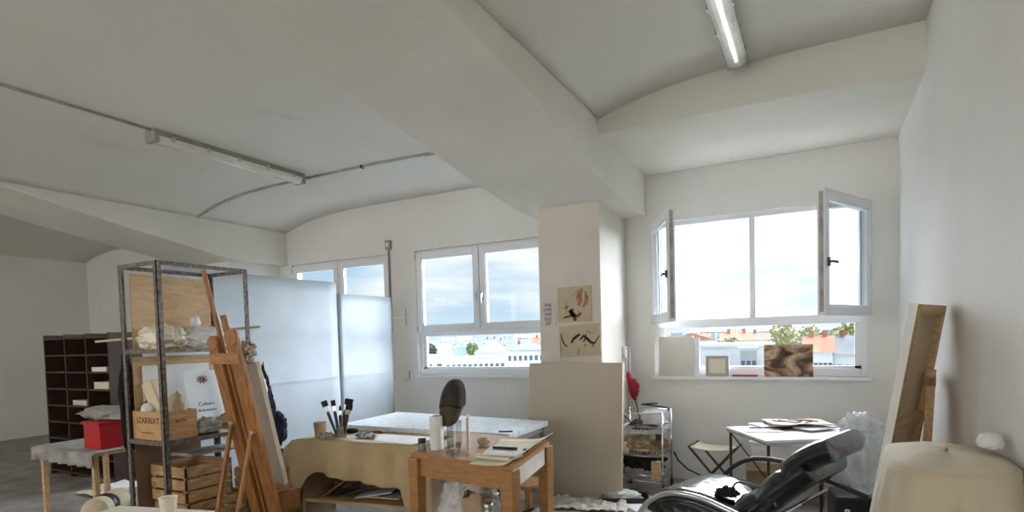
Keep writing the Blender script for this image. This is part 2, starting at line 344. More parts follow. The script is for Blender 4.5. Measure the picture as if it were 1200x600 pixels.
def window(i, wx, open_ang, handle_on=True):
    root = bpy.data.objects.new('window_%d' % i, None); COL.objects.link(root); struct(root); root.location = (wx[0], WY, WZ[0])
    w = wx[1]-wx[0]; H = WZ[1]-WZ[0]; f = .05; y0, y1 = .03, .10; zt = .53
    b = MB()
    for a, c in (((0, y0, 0), (f, y1, H)), ((w-f, y0, 0), (w, y1, H)), ((f, y0, 0), (w-f, y1, .075)), ((f, y0, H-f), (w-f, y1, H)), ((f, y0, zt-.035), (w-f, y1, zt+.05)), ((w/2-.028, y0, zt+.05), (w/2+.028, y1, H-f))): b.b2(a, c, bev=.004)
    for a, c in (((f, y0+.02, .075), (f+.05, y1-.01, zt-.035)), ((w-f-.05, y0+.02, .075), (w-f, y1-.01, zt-.035)), ((f, y0+.02, .07), (w-f, y1-.01, .10))): b.b2(a, c)
    # hinge-side rebates and small lock plates
    b.build('window_frame', PVC, root)
    MB().b2((f+.04, .06, .09), (w-f-.04, .068, zt-.03)).build('glass_pane', GLASS, root)
    g = MB(); g.b2((f-.004, y0-.004, zt+.05), (f+.006, y0, H-f)); g.b2((w-f-.006, y0-.004, zt+.05), (w-f+.004, y0, H-f)); g.build('gasket', GASK, root)
    hw = w/2-.005; hh = H-.03-(zt+.02)
    s1 = sash(root, hw-.02, hh, 1, (.02, .045, zt+.02), -open_ang[0]); s2 = sash(root, hw-.02, hh, -1, (w-.02, .045, zt+.02), open_ang[1])
    for s in (s1, s2):
        h = MB().box((hw-.057, -.078, hh*.42), (.028, .016, .07), bev=.005); h.box((hw-.057, -.094, hh*.42), (.016, .02, .016)); h.box((hw-.10, -.104, hh*.42), (.115, .014, .02), bev=.005) if open_ang[0] > .2 else h.box((hw-.057, -.104, hh*.42-.045), (.02, .014, .115), bev=.005)
        h.build('window_handle', DARKM if open_ang[0] > .2 else SILVER, s)
        k = MB().b2((hw-.022, -.05, .03), (hw-.017, -.018, hh-.03)); k.build('lock_strip', PVCE, s)
    for zz in (zt+.06, H-.08):
        for xx in (.012, w-.012): MB().lathe([(.011, -.035), (.011, .035)], (xx, -.01, zz), 10).build('hinge', DARKM if open_ang[0] > .2 else HOUS, root)
    MB().b2((-.02, -.045, -.032), (w+.02, .06, 0), bev=.004).build('window_sill', WHITE, root)
    return root
window(1, W1, (R(66), R(66)))
window(2, W2, (0, 0)); window(3, W3, (0, 0))

# ================================================================ CITY beyond the windows
GZ = -18.0
GROUND = ramp_mat('city_ground', [(.3, (.06, .09, .04)), (.5, (.20, .21, .19)), (.7, (.32, .32, .31))], scale=.05, detail=8, rough=.95)
struct(MB().b2((-900, 8, GZ-1), (900, 1500, GZ)).build('ground', GROUND))
CW = {'white': mat('white_render', (.58, .59, .60), .8, var=.04, vscale=.3), 'cream': mat('cream_render', (.58, .53, .42), .8, var=.04, vscale=.3), 'blue': mat('blue_grey_cladding', (.34, .42, .50), .6, var=.05, vscale=.3),
      'grey': mat('grey_render', (.36, .38, .40), .8, var=.1, vscale=.3), 'brick': mat('red_brick', (.34, .15, .09), .9, var=.15, vscale=.5), 'haze': mat('haze_tinted_render', (.40, .47, .54), .9, var=.1, vscale=.05)}  # haze entry: bluish distance haze mixed into the wall colour
CRF = {'red': mat('red_roof_tiles', (.40, .14, .08), .85, var=.15, vscale=.5), 'grey': mat('grey_roof', (.16, .165, .18), .8, var=.15, vscale=.3), 'white': CW['white'], 'brown': mat('brown_roof', (.22, .13, .09), .85, var=.15, vscale=.4), 'pale': mat('pale_roof', (.46, .47, .48), .8, var=.06, vscale=.3)}
WGL = mat('dark_window', (.10, .115, .14), .2, var=.3, vscale=.3)
def building(px0, px1, ytop, d, depth, wall, roof, rooftype, rows, cols, label, rh=3.0, win=(.9, 1.5), rot=0, row0=.8, storey=3.1):
    c = ray((px0+px1)/2, ytop); p = Vector((0, 0, EYE))+c*d; w = (px1-px0)*d/FPX; zt = p.z; hh = zt-GZ
    az = math.atan2(c.x, c.y); root = thing('apartment_building', label, 'building', (p.x, p.y, GZ), -az+rot)
    MB().b2((-w/2, 0, 0), (w/2, depth, hh)).build('wall', CW[wall], root)
    if rooftype == 'flat':
        b = MB().b2((-w/2-.3, -.3, hh), (w/2+.3, depth+.3, hh+.5)); b.build('roof', CRF[roof], root)
    elif rooftype == 'gable':      # ridge runs along the facade
        rf = MB().prism([(-w/2-.4, -.5, hh), (-w/2-.4, depth+.5, hh), (-w/2-.4, depth/2, hh+rh)], (w+.8, 0, 0)).build('roof', CRF[roof], root)
        for k in range(2): MB().b2((-w/4+k*w/2-.4, depth/2-.4, hh+rh*.6), (-w/4+k*w/2+.4, depth/2+.4, hh+rh+1.0)).build('chimney', CW['brick'], rf)
    else:                         # gable end towards the room
        MB().prism([(-w/2-.4, -.3, hh), (w/2+.4, -.3, hh), (0, -.3, hh+rh)], (0, depth, 0)).build('roof', CRF[roof], root)
    pr = None
    for i in range(rows):
        for j in range(cols):
            x = -w/2+w*(j+.5)/cols; z = hh-row0-1.6-storey*i
            if z < 1: continue
            if pr is None: pr = o = MB().b2((-win[0]/2, -.06, -win[1]/2), (win[0]/2, .04, win[1]/2)).build('window', WGL, root)
            else: o = pr.copy(); COL.objects.link(o); o.parent = root
            o.location = (x, 0, z)
    return root
B = building
# seen through the window left of the column
B(486, 520.5, 419, 150, 14, 'cream', 'pale', 'flat', 1, 3, 'low cream flat roofed building at the left of the middle window', win=(1.2, 1.4))
B(513, 529, 405, 190, 12, 'cream', 'white', 'flat', 0, 0, 'pale windowless tower block rising behind the low cream building')
B(531, 546, 407, 196, 12, 'blue', 'blue' if 'blue' in CRF else 'pale', 'flat', 0, 0, 'blue grey clad block beside the pale tower')
B(522, 592, 420, 165, 12, 'white', 'pale', 'flat', 2, 11, 'long white building with a row of windows in the middle window', win=(1.0, 1.7))
B(556, 600, 413, 192, 14, 'white', 'white', 'end', 0, 0, 'white gabled hall rising above the long white building', rh=4.2)
B(594, 650, 410, 172, 12, 'white', 'grey', 'gable', 3, 9, 'white house with three rows of windows left of the column', rh=1.8, win=(.9, 1.5))
B(575, 622, 404, 290, 12, 'grey', 'grey', 'gable', 1, 8, 'grey roofed row house behind the white gabled hall', rh=2.6)
B(624, 645, 404, 235, 12, 'white', 'red', 'gable', 1, 4, 'red roofed house left of the column behind grey roofs', rh=3.0)
# seen through the window right of the column
B(768, 900, 407, 90, 14, 'white', 'white', 'flat', 0, 0, 'large blank white building low in the right window')
B(868, 886, 411, 84, 3, 'grey', 'pale', 'flat', 1, 3, 'small grey annex before the blank white building', win=(.5, .9), row0=.3)
B(846, 880, 399, 150, 10, 'white', 'red', 'gable', 1, 7, 'red roofed house behind the blank white building', rh=2.0)
B(786, 836, 399, 172, 12, 'white', 'red', 'end', 1, 4, 'small white gabled house left of the red roofed house', rh=2.2)
B(876, 912, 398, 170, 12, 'cream', 'brown', 'gable', 1, 5, 'brown roofed house between red roof and trees', rh=2.0)
B(944, 973.5, 413, 100, 11, 'white', 'red', 'gable', 3, 6, 'white terrace house with red tiled roof beside the grey roof', rh=2.8, win=(.55, 1.2))
B(976, 1026, 415, 100, 11, 'white', 'grey', 'gable', 3, 7, 'white terrace house with dark grey roof at the right window edge', rh=3.2, win=(.55, 1.2))
ORD = ['first', 'second', 'third', 'fourth', 'fifth', 'sixth', 'seventh', 'eighth', 'ninth', 'tenth', 'eleventh', 'twelfth', 'thirteenth', 'fourteenth', 'fifteenth', 'sixteenth']
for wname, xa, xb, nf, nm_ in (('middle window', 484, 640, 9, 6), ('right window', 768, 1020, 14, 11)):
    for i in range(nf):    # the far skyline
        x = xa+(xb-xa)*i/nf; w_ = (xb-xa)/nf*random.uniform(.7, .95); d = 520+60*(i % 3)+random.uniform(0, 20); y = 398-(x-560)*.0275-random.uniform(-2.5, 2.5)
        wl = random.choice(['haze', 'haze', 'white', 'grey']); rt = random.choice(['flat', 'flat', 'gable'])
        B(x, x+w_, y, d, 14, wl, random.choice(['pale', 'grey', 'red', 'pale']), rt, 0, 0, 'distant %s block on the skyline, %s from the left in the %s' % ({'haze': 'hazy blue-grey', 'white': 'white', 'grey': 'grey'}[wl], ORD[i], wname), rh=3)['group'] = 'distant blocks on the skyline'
    for i in range(nm_):    # middle distance
        x = xa+(xb-xa)*(i+.2)/nm_; w_ = (xb-xa)/nm_*random.uniform(.55, .8); d = 300+45*(i % 3)+random.uniform(0, 12); y = 403-(x-560)*.0275-random.uniform(-2, 1.5)
        wl = random.choice(['white', 'cream', 'grey']); rf = random.choice(['grey', 'red', 'pale', 'brown'])
        B(x, x+w_, y, d, 12, wl, rf, random.choice(['flat', 'gable', 'end']), 1, 5, 'small %s house with %s roof in middle distance, %s from left in the %s' % (wl, rf, ORD[i], wname), rh=2.4, win=(1, 1.4))['group'] = 'houses in the middle distance'
LEAF = [mat('dark_green_leaves', (.07, .11, .045), .8, var=.4, vscale=1.2), mat('yellow_green_leaves', (.28, .27, .10), .8, var=.35, vscale=1.5), mat('mid_green_leaves', (.14, .19, .06), .8, var=.4, vscale=1.2)]
BARK = mat('bark', (.12, .08, .05), .9)
def tree(px, ytop, wpx, d, k, label, seed, group=None):
    c = ray(px, ytop); p = Vector((0, 0, EYE))+c*d; w = wpx*d/FPX/2; H = p.z-GZ
    root = thing('city_tree', label, 'tree', (p.x, p.y, GZ), 0, group)
    MB().tube([(0, 0, 0), (.1, 0, H*.4), (0, 0, H*.75)], [.35, .25, .12], 8).build('trunk', BARK, root)
    b = MB(); rnd = random.Random(seed); zc = H-w*1.1
    for i in range(900):
        while True:
            q = Vector((rnd.uniform(-1, 1), rnd.uniform(-1, 1), rnd.uniform(-1, 1)))
            if .25 < q.length < 1: break
        n_ = 1+.35*noise.noise(q*2.2+Vector((seed, 0, 0)))
        c_ = Vector((q.x*w*n_, q.y*w*n_, zc+q.z*w*1.15*n_)); s = rnd.uniform(.10, .2)*w*.8
        a = Vector((rnd.gauss(0, 1), rnd.gauss(0, 1), rnd.gauss(0, 1))).normalized(); t = a.orthogonal().normalized()*s; u = a.cross(t)
        vs = [b.bm.verts.new(c_+t), b.bm.verts.new(c_+u*.7), b.bm.verts.new(c_-t), b.bm.verts.new(c_-u*.7)]; b.bm.faces.new(vs)
    b.build('foliage', LEAF[k], root)
for args in [(504, 403, 16, 200, 0, 'dark green tree left of the pale tower'), (553, 401, 16, 215, 2, 'mid green tree left of the white gabled hall'), (541, 404, 10, 225, 0, 'small dark tree behind the blue grey block'),
             (857, 396, 26, 120, 2, 'round green tree before the red roofed house'), (919, 380, 30, 130, 1, 'tall yellow green tree above the small painting'), (949, 382, 24, 140, 1, 'yellow green tree right of the tallest tree'),
             (994, 379, 34, 150, 1, 'wide yellow green tree above the dark grey roof'), (974, 392, 18, 135, 2, 'small green tree between the right hand trees'), (812, 392, 14, 210, 0, 'small dark tree above the white gabled house'),
             (598, 399, 12, 335, 0, 'tiny dark tree above the grey roofs'), (612, 399, 12, 310, 0, 'tiny dark tree nearest the column above grey roofs')]:
    tree(*args, seed=int(args[0]))

# ================================================================ CEILING FITTINGS
def vz(x, x0, x1, z0, rise): c = (x0+x1)/2; h = (x1-x0)/2; return z0+rise*(1-abs((x-c)/h)**4)-.02
zm = lambda x: vz(x, -6.95, -2.3, 3.17, .20)
zr = lambda x: vz(x, -1.6, 2.7, 3.31, .19)
def tube_lamp(loc, length, label, diffm, lit):
    t = thing('fluorescent_lamp', label, 'lamp', loc)
    MB().prism([(-.055, -length/2, 0), (-.07, -length/2, -.05), (.07, -length/2, -.05), (.055, -length/2, 0)], (0, length, 0)).build('housing', HOUS, t)
    MB().prism([(-.066, -length/2+.03, -.051), (-.058, -length/2+.03, -.085), (-.03, -length/2+.03, -.108), (.03, -length/2+.03, -.108), (.058, -length/2+.03, -.085), (.066, -length/2+.03, -.051)], (0, length-.06, 0)).build('diffuser', diffm, t)
    for s in (-1, 1): MB().box((0, s*(length/2-.02), -.072), (.144, .05, .078), bev=.015).build('end_cap', HOUS, t)
    ys = (-length/2+.06, length/2-.06)
    MB().tube([(0, ys[0], -.074), (0, ys[1], -.074)], .013, 10).build('fluorescent_tube', lit, t)
    for i in range(5):
        for s in (-1, 1): MB().box((s*.072, -length/2+length*(i+.5)/5, -.055), (.008, .03, .04)).build('clip', STEEL, t)
    return t
tube_lamp((-4.97, 3.80, zm(-4.97)+.0), 1.62, 'long grey fluorescent batten on the vault left of the big beam', DIFFM, mat('unlit_tube', (.8, .8, .78), .3, emit=.0))
tube_lamp((-.5, 3.66, zr(-.5)+.0), 1.62, 'clear ribbed fluorescent batten on the ceiling above the open window', DIFF, TUBE)
pts = [(x, 4.72, zm(x)-.012) for x in [-6.93, -6.7, -6.4, -6.0, -5.5, -5.0, -4.5, -4, -3.5, -3.1, -2.9, -2.68]]
t = thing('ceiling_conduit', 'thin grey conduit crossing the left ceiling vault', 'pipe', (0, 0, 0))
MB().tube(pts, .012, 8).build('pipe', mat('grey_conduit', (.42, .40, .36), .6, var=.2), t)
for x in (-6.35, -5.75, -5.0, -4.2, -3.4): MB().box((x, 4.72, zm(x)-.012), (.03, .04, .034), bev=.004).build('clamp', DARKM if x in (-4.2,) else STEEL, t)
tag(MB().tube([(-4.95, y, zm(-4.95)-.01) for y in (3.0, 2.4, 1.8, 1.0, 0)], .012, 8).build('ceiling_cable', MATS['grey_conduit']), 'thin cable leaving the left fluorescent batten along the ceiling', 'cable')

# wall switch box, conduit and small peg
t = thing('wall_socket', 'grey square socket box on the wall above the panels', 'socket', (-5.03, WY, 2.72))
MB().box((0, -.02, .07), (.085, .04, .12), bev=.006).build('box', HOUS, t); MB().box((0, -.043, .07), (.045, .01, .055), bev=.004).build('cover', PAPER, t)
MB().tube([(-.01, -.012, .01), (-.01, -.012, -1.5)], .011, 8).build('conduit', HOUS, t)
t = thing('wall_bracket', 'small metal bracket on the wall left of the middle window', 'bracket', (-4.79, WY, 1.72)); MB().b2((-.006, -.01, 0), (.006, 0, .22)).build('plate', STEEL, t); MB().bar((0, -.01, .1), (-.18, -.12, .10), .02, .02).build('rod', WHITE, t)
t = thing('wall_hook', 'small dark hook on the wall below the bracket', 'hook', (-4.76, WY, 1.02)); MB().tube([(0, -.01, .1), (0, -.01, 0), (-.06, -.03, -.03)], .006, 6).build('wire', HOUS, t)

# ================================================================ PARTITION PANELS
def panel(y0, y1, x, h, label, seed):
    t = thing('partition_panel', label, 'panel', (x, y0, 0), 0)
    def fn(u, v): return (.006*noise.noise(Vector((u*3+seed, v*4, 0))), u*(y1-y0), .02+v*(h-.02))
    b = MB(); b.grid(fn, 16, 16); b.build('sheet', PANELM, t, solid=.022)
    MB().b2((-.045, 0, 0), (-.012, .05, h-.03)).build('batten', PINE, t); MB().b2((-.045, y1-y0-.05, 0), (-.012, y1-y0, h-.03)).build('batten', PINE, t)
    MB().b2((.010, .02, 1.11), (.022, y1-y0-.03, 1.135)).build('strip', PANELM, t)
    return t
panel(3.0, 4.985, -4.9, 2.20, 'tall white coated partition panel behind the rack', 1)
t = panel(5.0, 5.93, -4.89, 2.08, 'shorter bluish white partition panel nearest the window wall', 5)

# ================================================================ BIG WHITE TABLE
def prism_table(name, label, cat, corners, z, th, mtop, mleg, legw, apron=0, mapron=None, inset=.05, legh=None, bev=.004, rz=0):
    c = sum((Vector(p) for p in corners), Vector((0, 0)))/len(corners); t = thing(name, label, cat, (c.x, c.y, 0))
    loc = [(p[0]-c.x, p[1]-c.y) for p in corners]
    MB().prism([(x, y, z-th) for x, y in loc], (0, 0, th)).build('tabletop', mtop, t)
    ins = [(x*(1-inset/math.hypot(x, y)), y*(1-inset/math.hypot(x, y))) for x, y in loc]
    ang = math.atan2(loc[1][1]-loc[0][1], loc[1][0]-loc[0][0])
    for x, y in ins: MB().box((x, y, (z-th)/2), (legw, legw, z-th), (0, 0, ang), bev).build('leg', mleg, t)
    if apron:
        for i in range(4):
            p, q = Vector(ins[i]), Vector(ins[(i+1) % 4]); d = (q-p).normalized()*legw*.5
            MB().bar((*(p+d), z-th-apron/2), (*(q-d), z-th-apron/2), .022, apron).build('apron', mapron or mleg, t)
    return t
prism_table('work_table', 'large white paint-marked table below the middle window', 'table', [(-3.93, 3.99), (-2.16, 4.0), (-2.17, 4.76), (-4.0, 4.90)], .755, .045, TTOP, HOUS, .045, .05, HOUS)

# ================================================================ WOODEN TABLE
wt = [(-2.40, 3.07), (-1.57, 2.94), (-1.71, 3.77), (-2.53, 3.93)]
c = Vector((-2.05, 3.42)); t = thing('wooden_table', 'orange varnished wooden table carrying the olive cap', 'table', (c.x, c.y, 0))
loc = [(x-c.x, y-c.y) for x, y in wt]
MB().prism([(x, y, .735) for x, y in loc], (0, 0, .028)).build('tabletop', OAKX, t)
ins = [(x*.93, y*.93) for x, y in loc]; ang = math.atan2(loc[1][1]-loc[0][1], loc[1][0]-loc[0][0])
for x, y in ins: MB().box((x, y, .367), (.085, .085, .734), (0, 0, ang), .006, taper=.8).build('leg', OAK, t)
for i in range(4):
    p, q = Vector(ins[i]), Vector(ins[(i+1) % 4]); d = (q-p).normalized()*.04
    o = MB().bar((*(p+d), .672), (*(q-d), .672), .024, .12).build('apron', mat('glare_whitened_wood', (.66, .60, .52), .5, var=.15) if i == 1 else OAKX, t)  # right side apron: whitish glare put into its base colour
    if i == 1: o['label'] = 'side apron with pale glare painted in'
TZ = .763

# objects on the wooden table
def P(x, y, z=TZ): return onZ(x, y, z)
p = P(512, 527); t = thing('paper_towel_roll', 'white paper towel roll standing beside the olive cap', 'paper roll', (p.x, p.y, TZ))
MB().lathe([(.012, 0), (.045, 0), (.047, .01), (.046, .225), (.044, .23), (.02, .23), (.019, .2), (.012, .2)], n=28).build('paper', PAPER, t); MB().lathe([(.021, .0), (.021, .235), (.018, .235), (.018, .0)], n=20).build('core', CARD, t)
p = P(495, 527); t = thing('ink_jar', 'small glass jar with black lid at the table corner', 'jar', (p.x, p.y, TZ)); MB().lathe([(.024, 0), (.026, .004), (.026, .04), (.022, .048)], n=20).build('glass_body', JARM, t); MB().lathe([(.026, .048), (.027, .05), (.027, .075), (.025, .078)], n=20).build('lid', BLACK, t)
for i, (x, y, r, h, lb) in enumerate([(503, 528, .018, .05, 'tiny glass bottle between black jar and paper roll'), (524, 531, .016, .04, 'low glass jar just right of the paper roll'), (531, 533, .022, .035, 'squat glass jar at the front table edge'), (537, 527, .02, .05, 'glass jar below the cap brim'), (528, 524, .024, .16, 'tall clear glass under the olive cap'), (538, 520, .022, .17, 'tall clear glass behind the olive cap')]):
    p = P(x, y); MBx = MB().lathe([(r*.9, 0), (r, .004), (r, h), (r*.92, h), (r*.9, .008), (.001, .008)], n=18); o = MBx.build('glass_jar', CLEAR, loc=(p.x, p.y, TZ)); tag(o, lb, 'jar')
p = P(547, 533); b = MB(); f = .02
t = thing('small_canvas', 'small stretched canvas standing edge-on beside the cap', 'canvas', (p.x-.055, p.y+.11, TZ), R(121))
MB().b2((-.12, -.009, 0), (.12, .009, .235), bev=.003).build('canvas_face', LINEN2, t); MB().b2((-.12, .0095, 0), (.12, .016, .02)).build('stretcher_bar', PINE, t)
# cap hanging over a bottle
p = onY(529, 528, 3.36); t = thing('brush_holder', 'slim dark bottle holding up the olive cap', 'bottle', (p.x, 3.36, TZ)); MB().lathe([(.03, 0), (.032, .01), (.032, .2), (.012, .26), (.012, .40)], n=16).build('bottle_body', CLEAR, t); MB().lathe([(.014, .40), (.014, .42)], n=12).build('cork', PINE, t)
q = onY(530, 476, 3.36); t = thing('baseball_cap', 'dark olive cloth cap perched upright above the wooden table', 'cap', (q.x, 3.36, q.z), R(12))
def crown(u, v):
    a = 2*math.pi*u; h = v*math.pi/2; r = math.cos(h)**.75
    x = .086*r*math.cos(a)*(1+.05*math.sin(6*a)*(1-v)); y = .095*r*math.sin(a); z = .185*math.sin(h)**.85
    return (x+.012*v+z*.10, y, z+.01*math.sin(3*a)*(1-v))
b = MB(); b.grid(crown, 48, 14); crn = b.build('crown', CAPM, t, solid=.004)
def brim(u, v):
    a = math.pi*(u-.5)*.92; rr = 1+v*.05
    x = .084*math.sin(a)*(1-.12*v); y = -.085*math.cos(a)*(1)-.018*v*math.cos(a); z = .02-.145*v*math.cos(a)**.6-.02*abs(math.sin(a))
    return (x*1.02-.01*v, y, z)
b = MB(); b.grid(brim, 20, 8); b.build('brim', mat('olive_brim', (.085, .068, .036), .85, var=.2, vscale=18), t, solid=.005)
MB().lathe([(.006, 0), (.007, .003), (.003, .007)], (.030, 0, .175), 10).build('button', CAPM, crn)
b = MB()
for k in range(6):
    a = k*math.pi/3; b.tube([(crown(a/2/math.pi, v/10)[0]*1.01, crown(a/2/math.pi, v/10)[1]*1.01, crown(a/2/math.pi, v/10)[2]+.001) for v in range(0, 11)], .0022, 5)
b.build('seam', CAPM, crn)
# sheet, books, marker
def sheet(name, label, cat, pts4, z, m, curl=.0, seed=0, n=14, solid=.002, group=None, amp=.004):
    A, Bq, Cq, D = [Vector(q) for q in pts4]; c = (A+Bq+Cq+D)/4
    def fn(u, v):
        q = (A*(1-u)+Bq*u)*(1-v)+(D*(1-u)+Cq*u)*v-c
        return (q.x, q.y, amp+amp*noise.noise(Vector((u*4+seed, v*4, seed)))+curl*max(0, u-.6)**2*6)
    b = MB(); b.grid(fn, n, n); o = b.build(name, m, loc=(c.x, c.y, z), solid=solid); return tag(o, label, cat, group)
sheet('paper_sheet', 'large curling cream paper under the books on the wooden table', 'paper', [P(550, 545).xy, P(602, 549).xy, P(648, 516).xy, P(585, 516).xy], TZ+.002, CREAM, curl=.05, seed=3)
def book(corner_px, z, w, d, h, ang, mc, mp, label, name='book'):
    p = P(*corner_px, z); t = thing(name, label, 'book', (p.x, p.y, z), ang)
    MB().b2((0, 0, 0), (w, d, .003)).build('cover', mc, t); MB().b2((0, 0, h-.003), (w, d, h)).build('cover', mc, t); MB().b2((0, d-.003, 0), (w, d, h)).build('spine', mc, t); MB().b2((.003, .004, .0032), (w-.004, d-.003, h-.0032)).build('pages', mp, t); return t
book((556, 537), TZ+.01, .25, .17, .022, R(-3), LINEN2, CREAM, 'cream covered book lowest in the stack on the wooden table')
book((566, 533), TZ+.033, .21, .15, .018, R(6), PAPER, PAPER, 'white notebook on top of the cream book')
p = P(572, 526, TZ+.055); t = thing('marker_pen', 'fat black marker lying across the white notebook', 'pen', (p.x+.02, p.y+.03, TZ+.060), R(2)); MB().tube([(0, 0, 0), (.13, 0, 0)], .009, 12).build('barrel', BLACK, t); MB().tube([(.131, 0, 0), (.165, 0, 0)], .0095, 12).build('pen_cap', BLACK, t)
tag(MB().b2((-.035, -.022, 0), (.035, .022, .014), bev=.004).build('phone', NAVY, loc=(*P(612, 531).xy, TZ+.012), rz=R(30)), 'small dark blue tin on the curling paper right of the books', 'tin')
tag(MB().blob((0, 0, .03), (.05, .035, .032), .3, 3, 4, 3).build('crumpled_rag', LINEN2, loc=(*P(567, 522).xy, TZ)), 'small crumpled cream rag left of the notebook', 'rag')
tag(MB().tube([(0, 0, 0), (.10, .02, .004)], .006, 8).build('pencil', BLACK, loc=(*P(585, 518).xy, TZ+.075)), 'thin black pen resting behind the notebook', 'pen')

# under the wooden table
t = thing('plastic_bag', 'white crumpled plastic bag under the wooden table', 'bag', (-2.26, 3.56, 0))
MB().blob((0, 0, .22), (.25, .2, .29), .45, 1.7, 11, 5).build('bag_body', FILMW, t); MB().blob((.14, -.1, .40), (.12, .1, .1), .7, 3, 5, 4, flat=False).build('bag_mouth', FILMW, t)
t = thing('paper_bag', 'open brown paper bag before the white plastic bag', 'bag', (onY(560, 590, 3.20).x, 3.20, 0), R(20))
def pbag(u, v):
    a = 2*math.pi*u; r = .085+.008*math.sin(5*a+v*3)+.008*math.sin(9*a); return (r*math.cos(a)*(1.1), r*math.sin(a)*.8, v*.50+.02*math.sin(3*a)*v)
b = MB(); b.grid(pbag, 36, 10); b.build('bag_side', mat('kraft_paper', (.46, .34, .20), .85, var=.15, vscale=9, bump=.4), t, solid=.003); MB().lathe([(.001, .002), (.075, .004)], n=20).build('bag_bottom', MATS['kraft_paper'], t)
p = onZ(566, 600, .30); t = thing('thermos_flask', 'shiny steel flask beside the brown paper bag', 'flask', (onY(572, 595, 3.08).x, 3.08, 0)); MB().lathe([(.036, 0), (.038, .01), (.038, .36), (.03, .40)], n=24).build('flask_body', CHROME, t); MB().lathe([(.03, .40), (.034, .405), (.034, .43), (.026, .445), (.03, .46), (.03, .485), (.02, .49)], n=24).build('flask_lid', STEEL, t)
t = thing('pot_stool', 'small dark wooden stool far under the wooden table', 'stool', (-1.98, 3.80, 0)); MB().b2((-.17, -.15, .42), (.17, .15, .45), bev=.01).build('seat', OAKX, t)
for sx in (-1, 1):
    for sy in (-1, 1): MB().bar((sx*.15, sy*.13, .0), (sx*.13, sy*.11, .42), .04, .04).build('leg', EAS, t)
tag(MB().blob((0, 0, .10), (.2, .14, .14), .6, 3, 21, 4).build('drawing_heap', PAPER, loc=(-1.82, 3.75, 0)), 'heap of crumpled white paper behind the right table leg', 'paper')
t = thing('desk_lamp_part', 'round chrome ring lying on the paper heap', 'ring', (-1.90, 3.70, .29)); MB().tube([(.06*math.cos(a*math.pi/12), .02*math.sin(a*math.pi/12), .06*math.sin(a*math.pi/12)) for a in range(24)], .006, 8, closed=True).build('ring', CHROME, t); t.name = 'metal_ring'
tag(MB().box((0, 0, 0), (.2, .03, .02), (0, R(-25), 0)).build('paint_scraper', DARKM, loc=(-1.86, 3.62, .27)), 'dark flat scraper lying across the paper heap', 'tool')
tag(MB().lathe([(.05, 0), (.055, .01), (.055, .14), (.052, .14), (.05, .01)], n=20).build('metal_tin', STEEL, loc=(-1.74, 3.30, 0)), 'round steel tin behind the front right table leg', 'tin')

# ================================================================ CLOTH COVERED LOW BENCH
c0 = Vector((-3.86, 3.44)); u_ = (Vector((-2.72, 3.60))-c0); blen = u_.length; bang = math.atan2(u_.y, u_.x)
t = thing('paint_bench', 'wooden bench with lower shelf hidden under a beige cloth', 'bench', (c0.x, c0.y, 0), bang); BD = .42
MB().b2((0, 0, .685), (blen, BD, .71)).build('top_board', PINE, t); MB().b2((.02, .02, .18), (blen-.02, BD-.02, .205)).build('shelf', PINE, t)
for x in (.0, blen-.03): MB().b2((x+.005, .01, 0), (x+.025, BD, .685)).build('side_panel', mat('bare_side_wood', (.48, .35, .25), .7, var=.2, vscale=5), t)
MB().b2((.03, BD-.02, .2), (blen-.03, BD-.005, .68)).build('back_panel', MATS['bare_side_wood'], t)
CZ = .716
def hem(s): # drop depth along the front 0..1
    k = [(-.05, .50), (.06, .47), (.10, .31), (.16, .265), (.3, .295), (.5, .325), (.7, .345), (.86, .36), (.9, .50), (.95, .56), (1.05, .55)]
    for (a, x), (b_, y) in zip(k, k[1:]):
        if a <= s <= b_: return x+(y-x)*(s-a)/(b_-a)
    return .5
def cloth(u, v):
    s = -.06+1.12*u; x = s*blen
    if v < .35:
        w = v/.35; y = BD*.75*(1-w)-.012*w; sag = .004*noise.noise(Vector((x*7, y*9, 0)))
        if x < -.02 or x > blen+.02: ex = (abs(x-blen/2)-blen/2); return (min(max(x, -.035), blen+.035), y, CZ-ex*2.2*.6)
        return (x, y, CZ+sag)
    w = (v-.35)/.65; dd = hem(s)*w
    fold = (.022*math.sin(x*17+1)+.014*math.sin(x*37+2)+.02*noise.noise(Vector((x*5, w*1.5, 3))))*w**.7
    out = .015+.04*w+fold
    flare = 0
    if s < .1: flare = -(.1-s)/.16*(.06+.30*w*.6)
    if s > .9: flare = (s-.9)/.16*(.02+.05*w)
    bow = -.02*math.sin(math.pi*min(1, max(0, s)))*w
    ed = (abs(x-blen/2)-blen/2); ez = max(0, ed)*.9
    return (x+flare, -.012-out-bow, CZ-dd-ez)
b = MB(); b.grid(cloth, 90, 44); o = b.build('drop_cloth', LINEN, loc=(c0.x, c0.y, 0), rz=bang, solid=.003); tag(o, 'beige linen cloth draped over the low bench', 'cloth')
# left hanging tail of the cloth
def tail(u, v):
    w = .30*(1-u)+.02; x = -.04-.16*v-.02*math.sin(v*6); z = CZ-.005-.60*v; y = -.05-.05*v + u*(.36-.0*v); return (x+.02*math.sin(u*9)*v, y+.01*math.sin(v*9), z+(.08*u*v))
b = MB(); b.grid(tail, 20, 24); o2 = b.build('hanging_corner', LINEN, o, solid=.003)
def bl(x, y, z=0): # bench local to world
    return Vector((c0.x+x*math.cos(bang)-y*math.sin(bang), c0.y+x*math.sin(bang)+y*math.cos(bang), z))
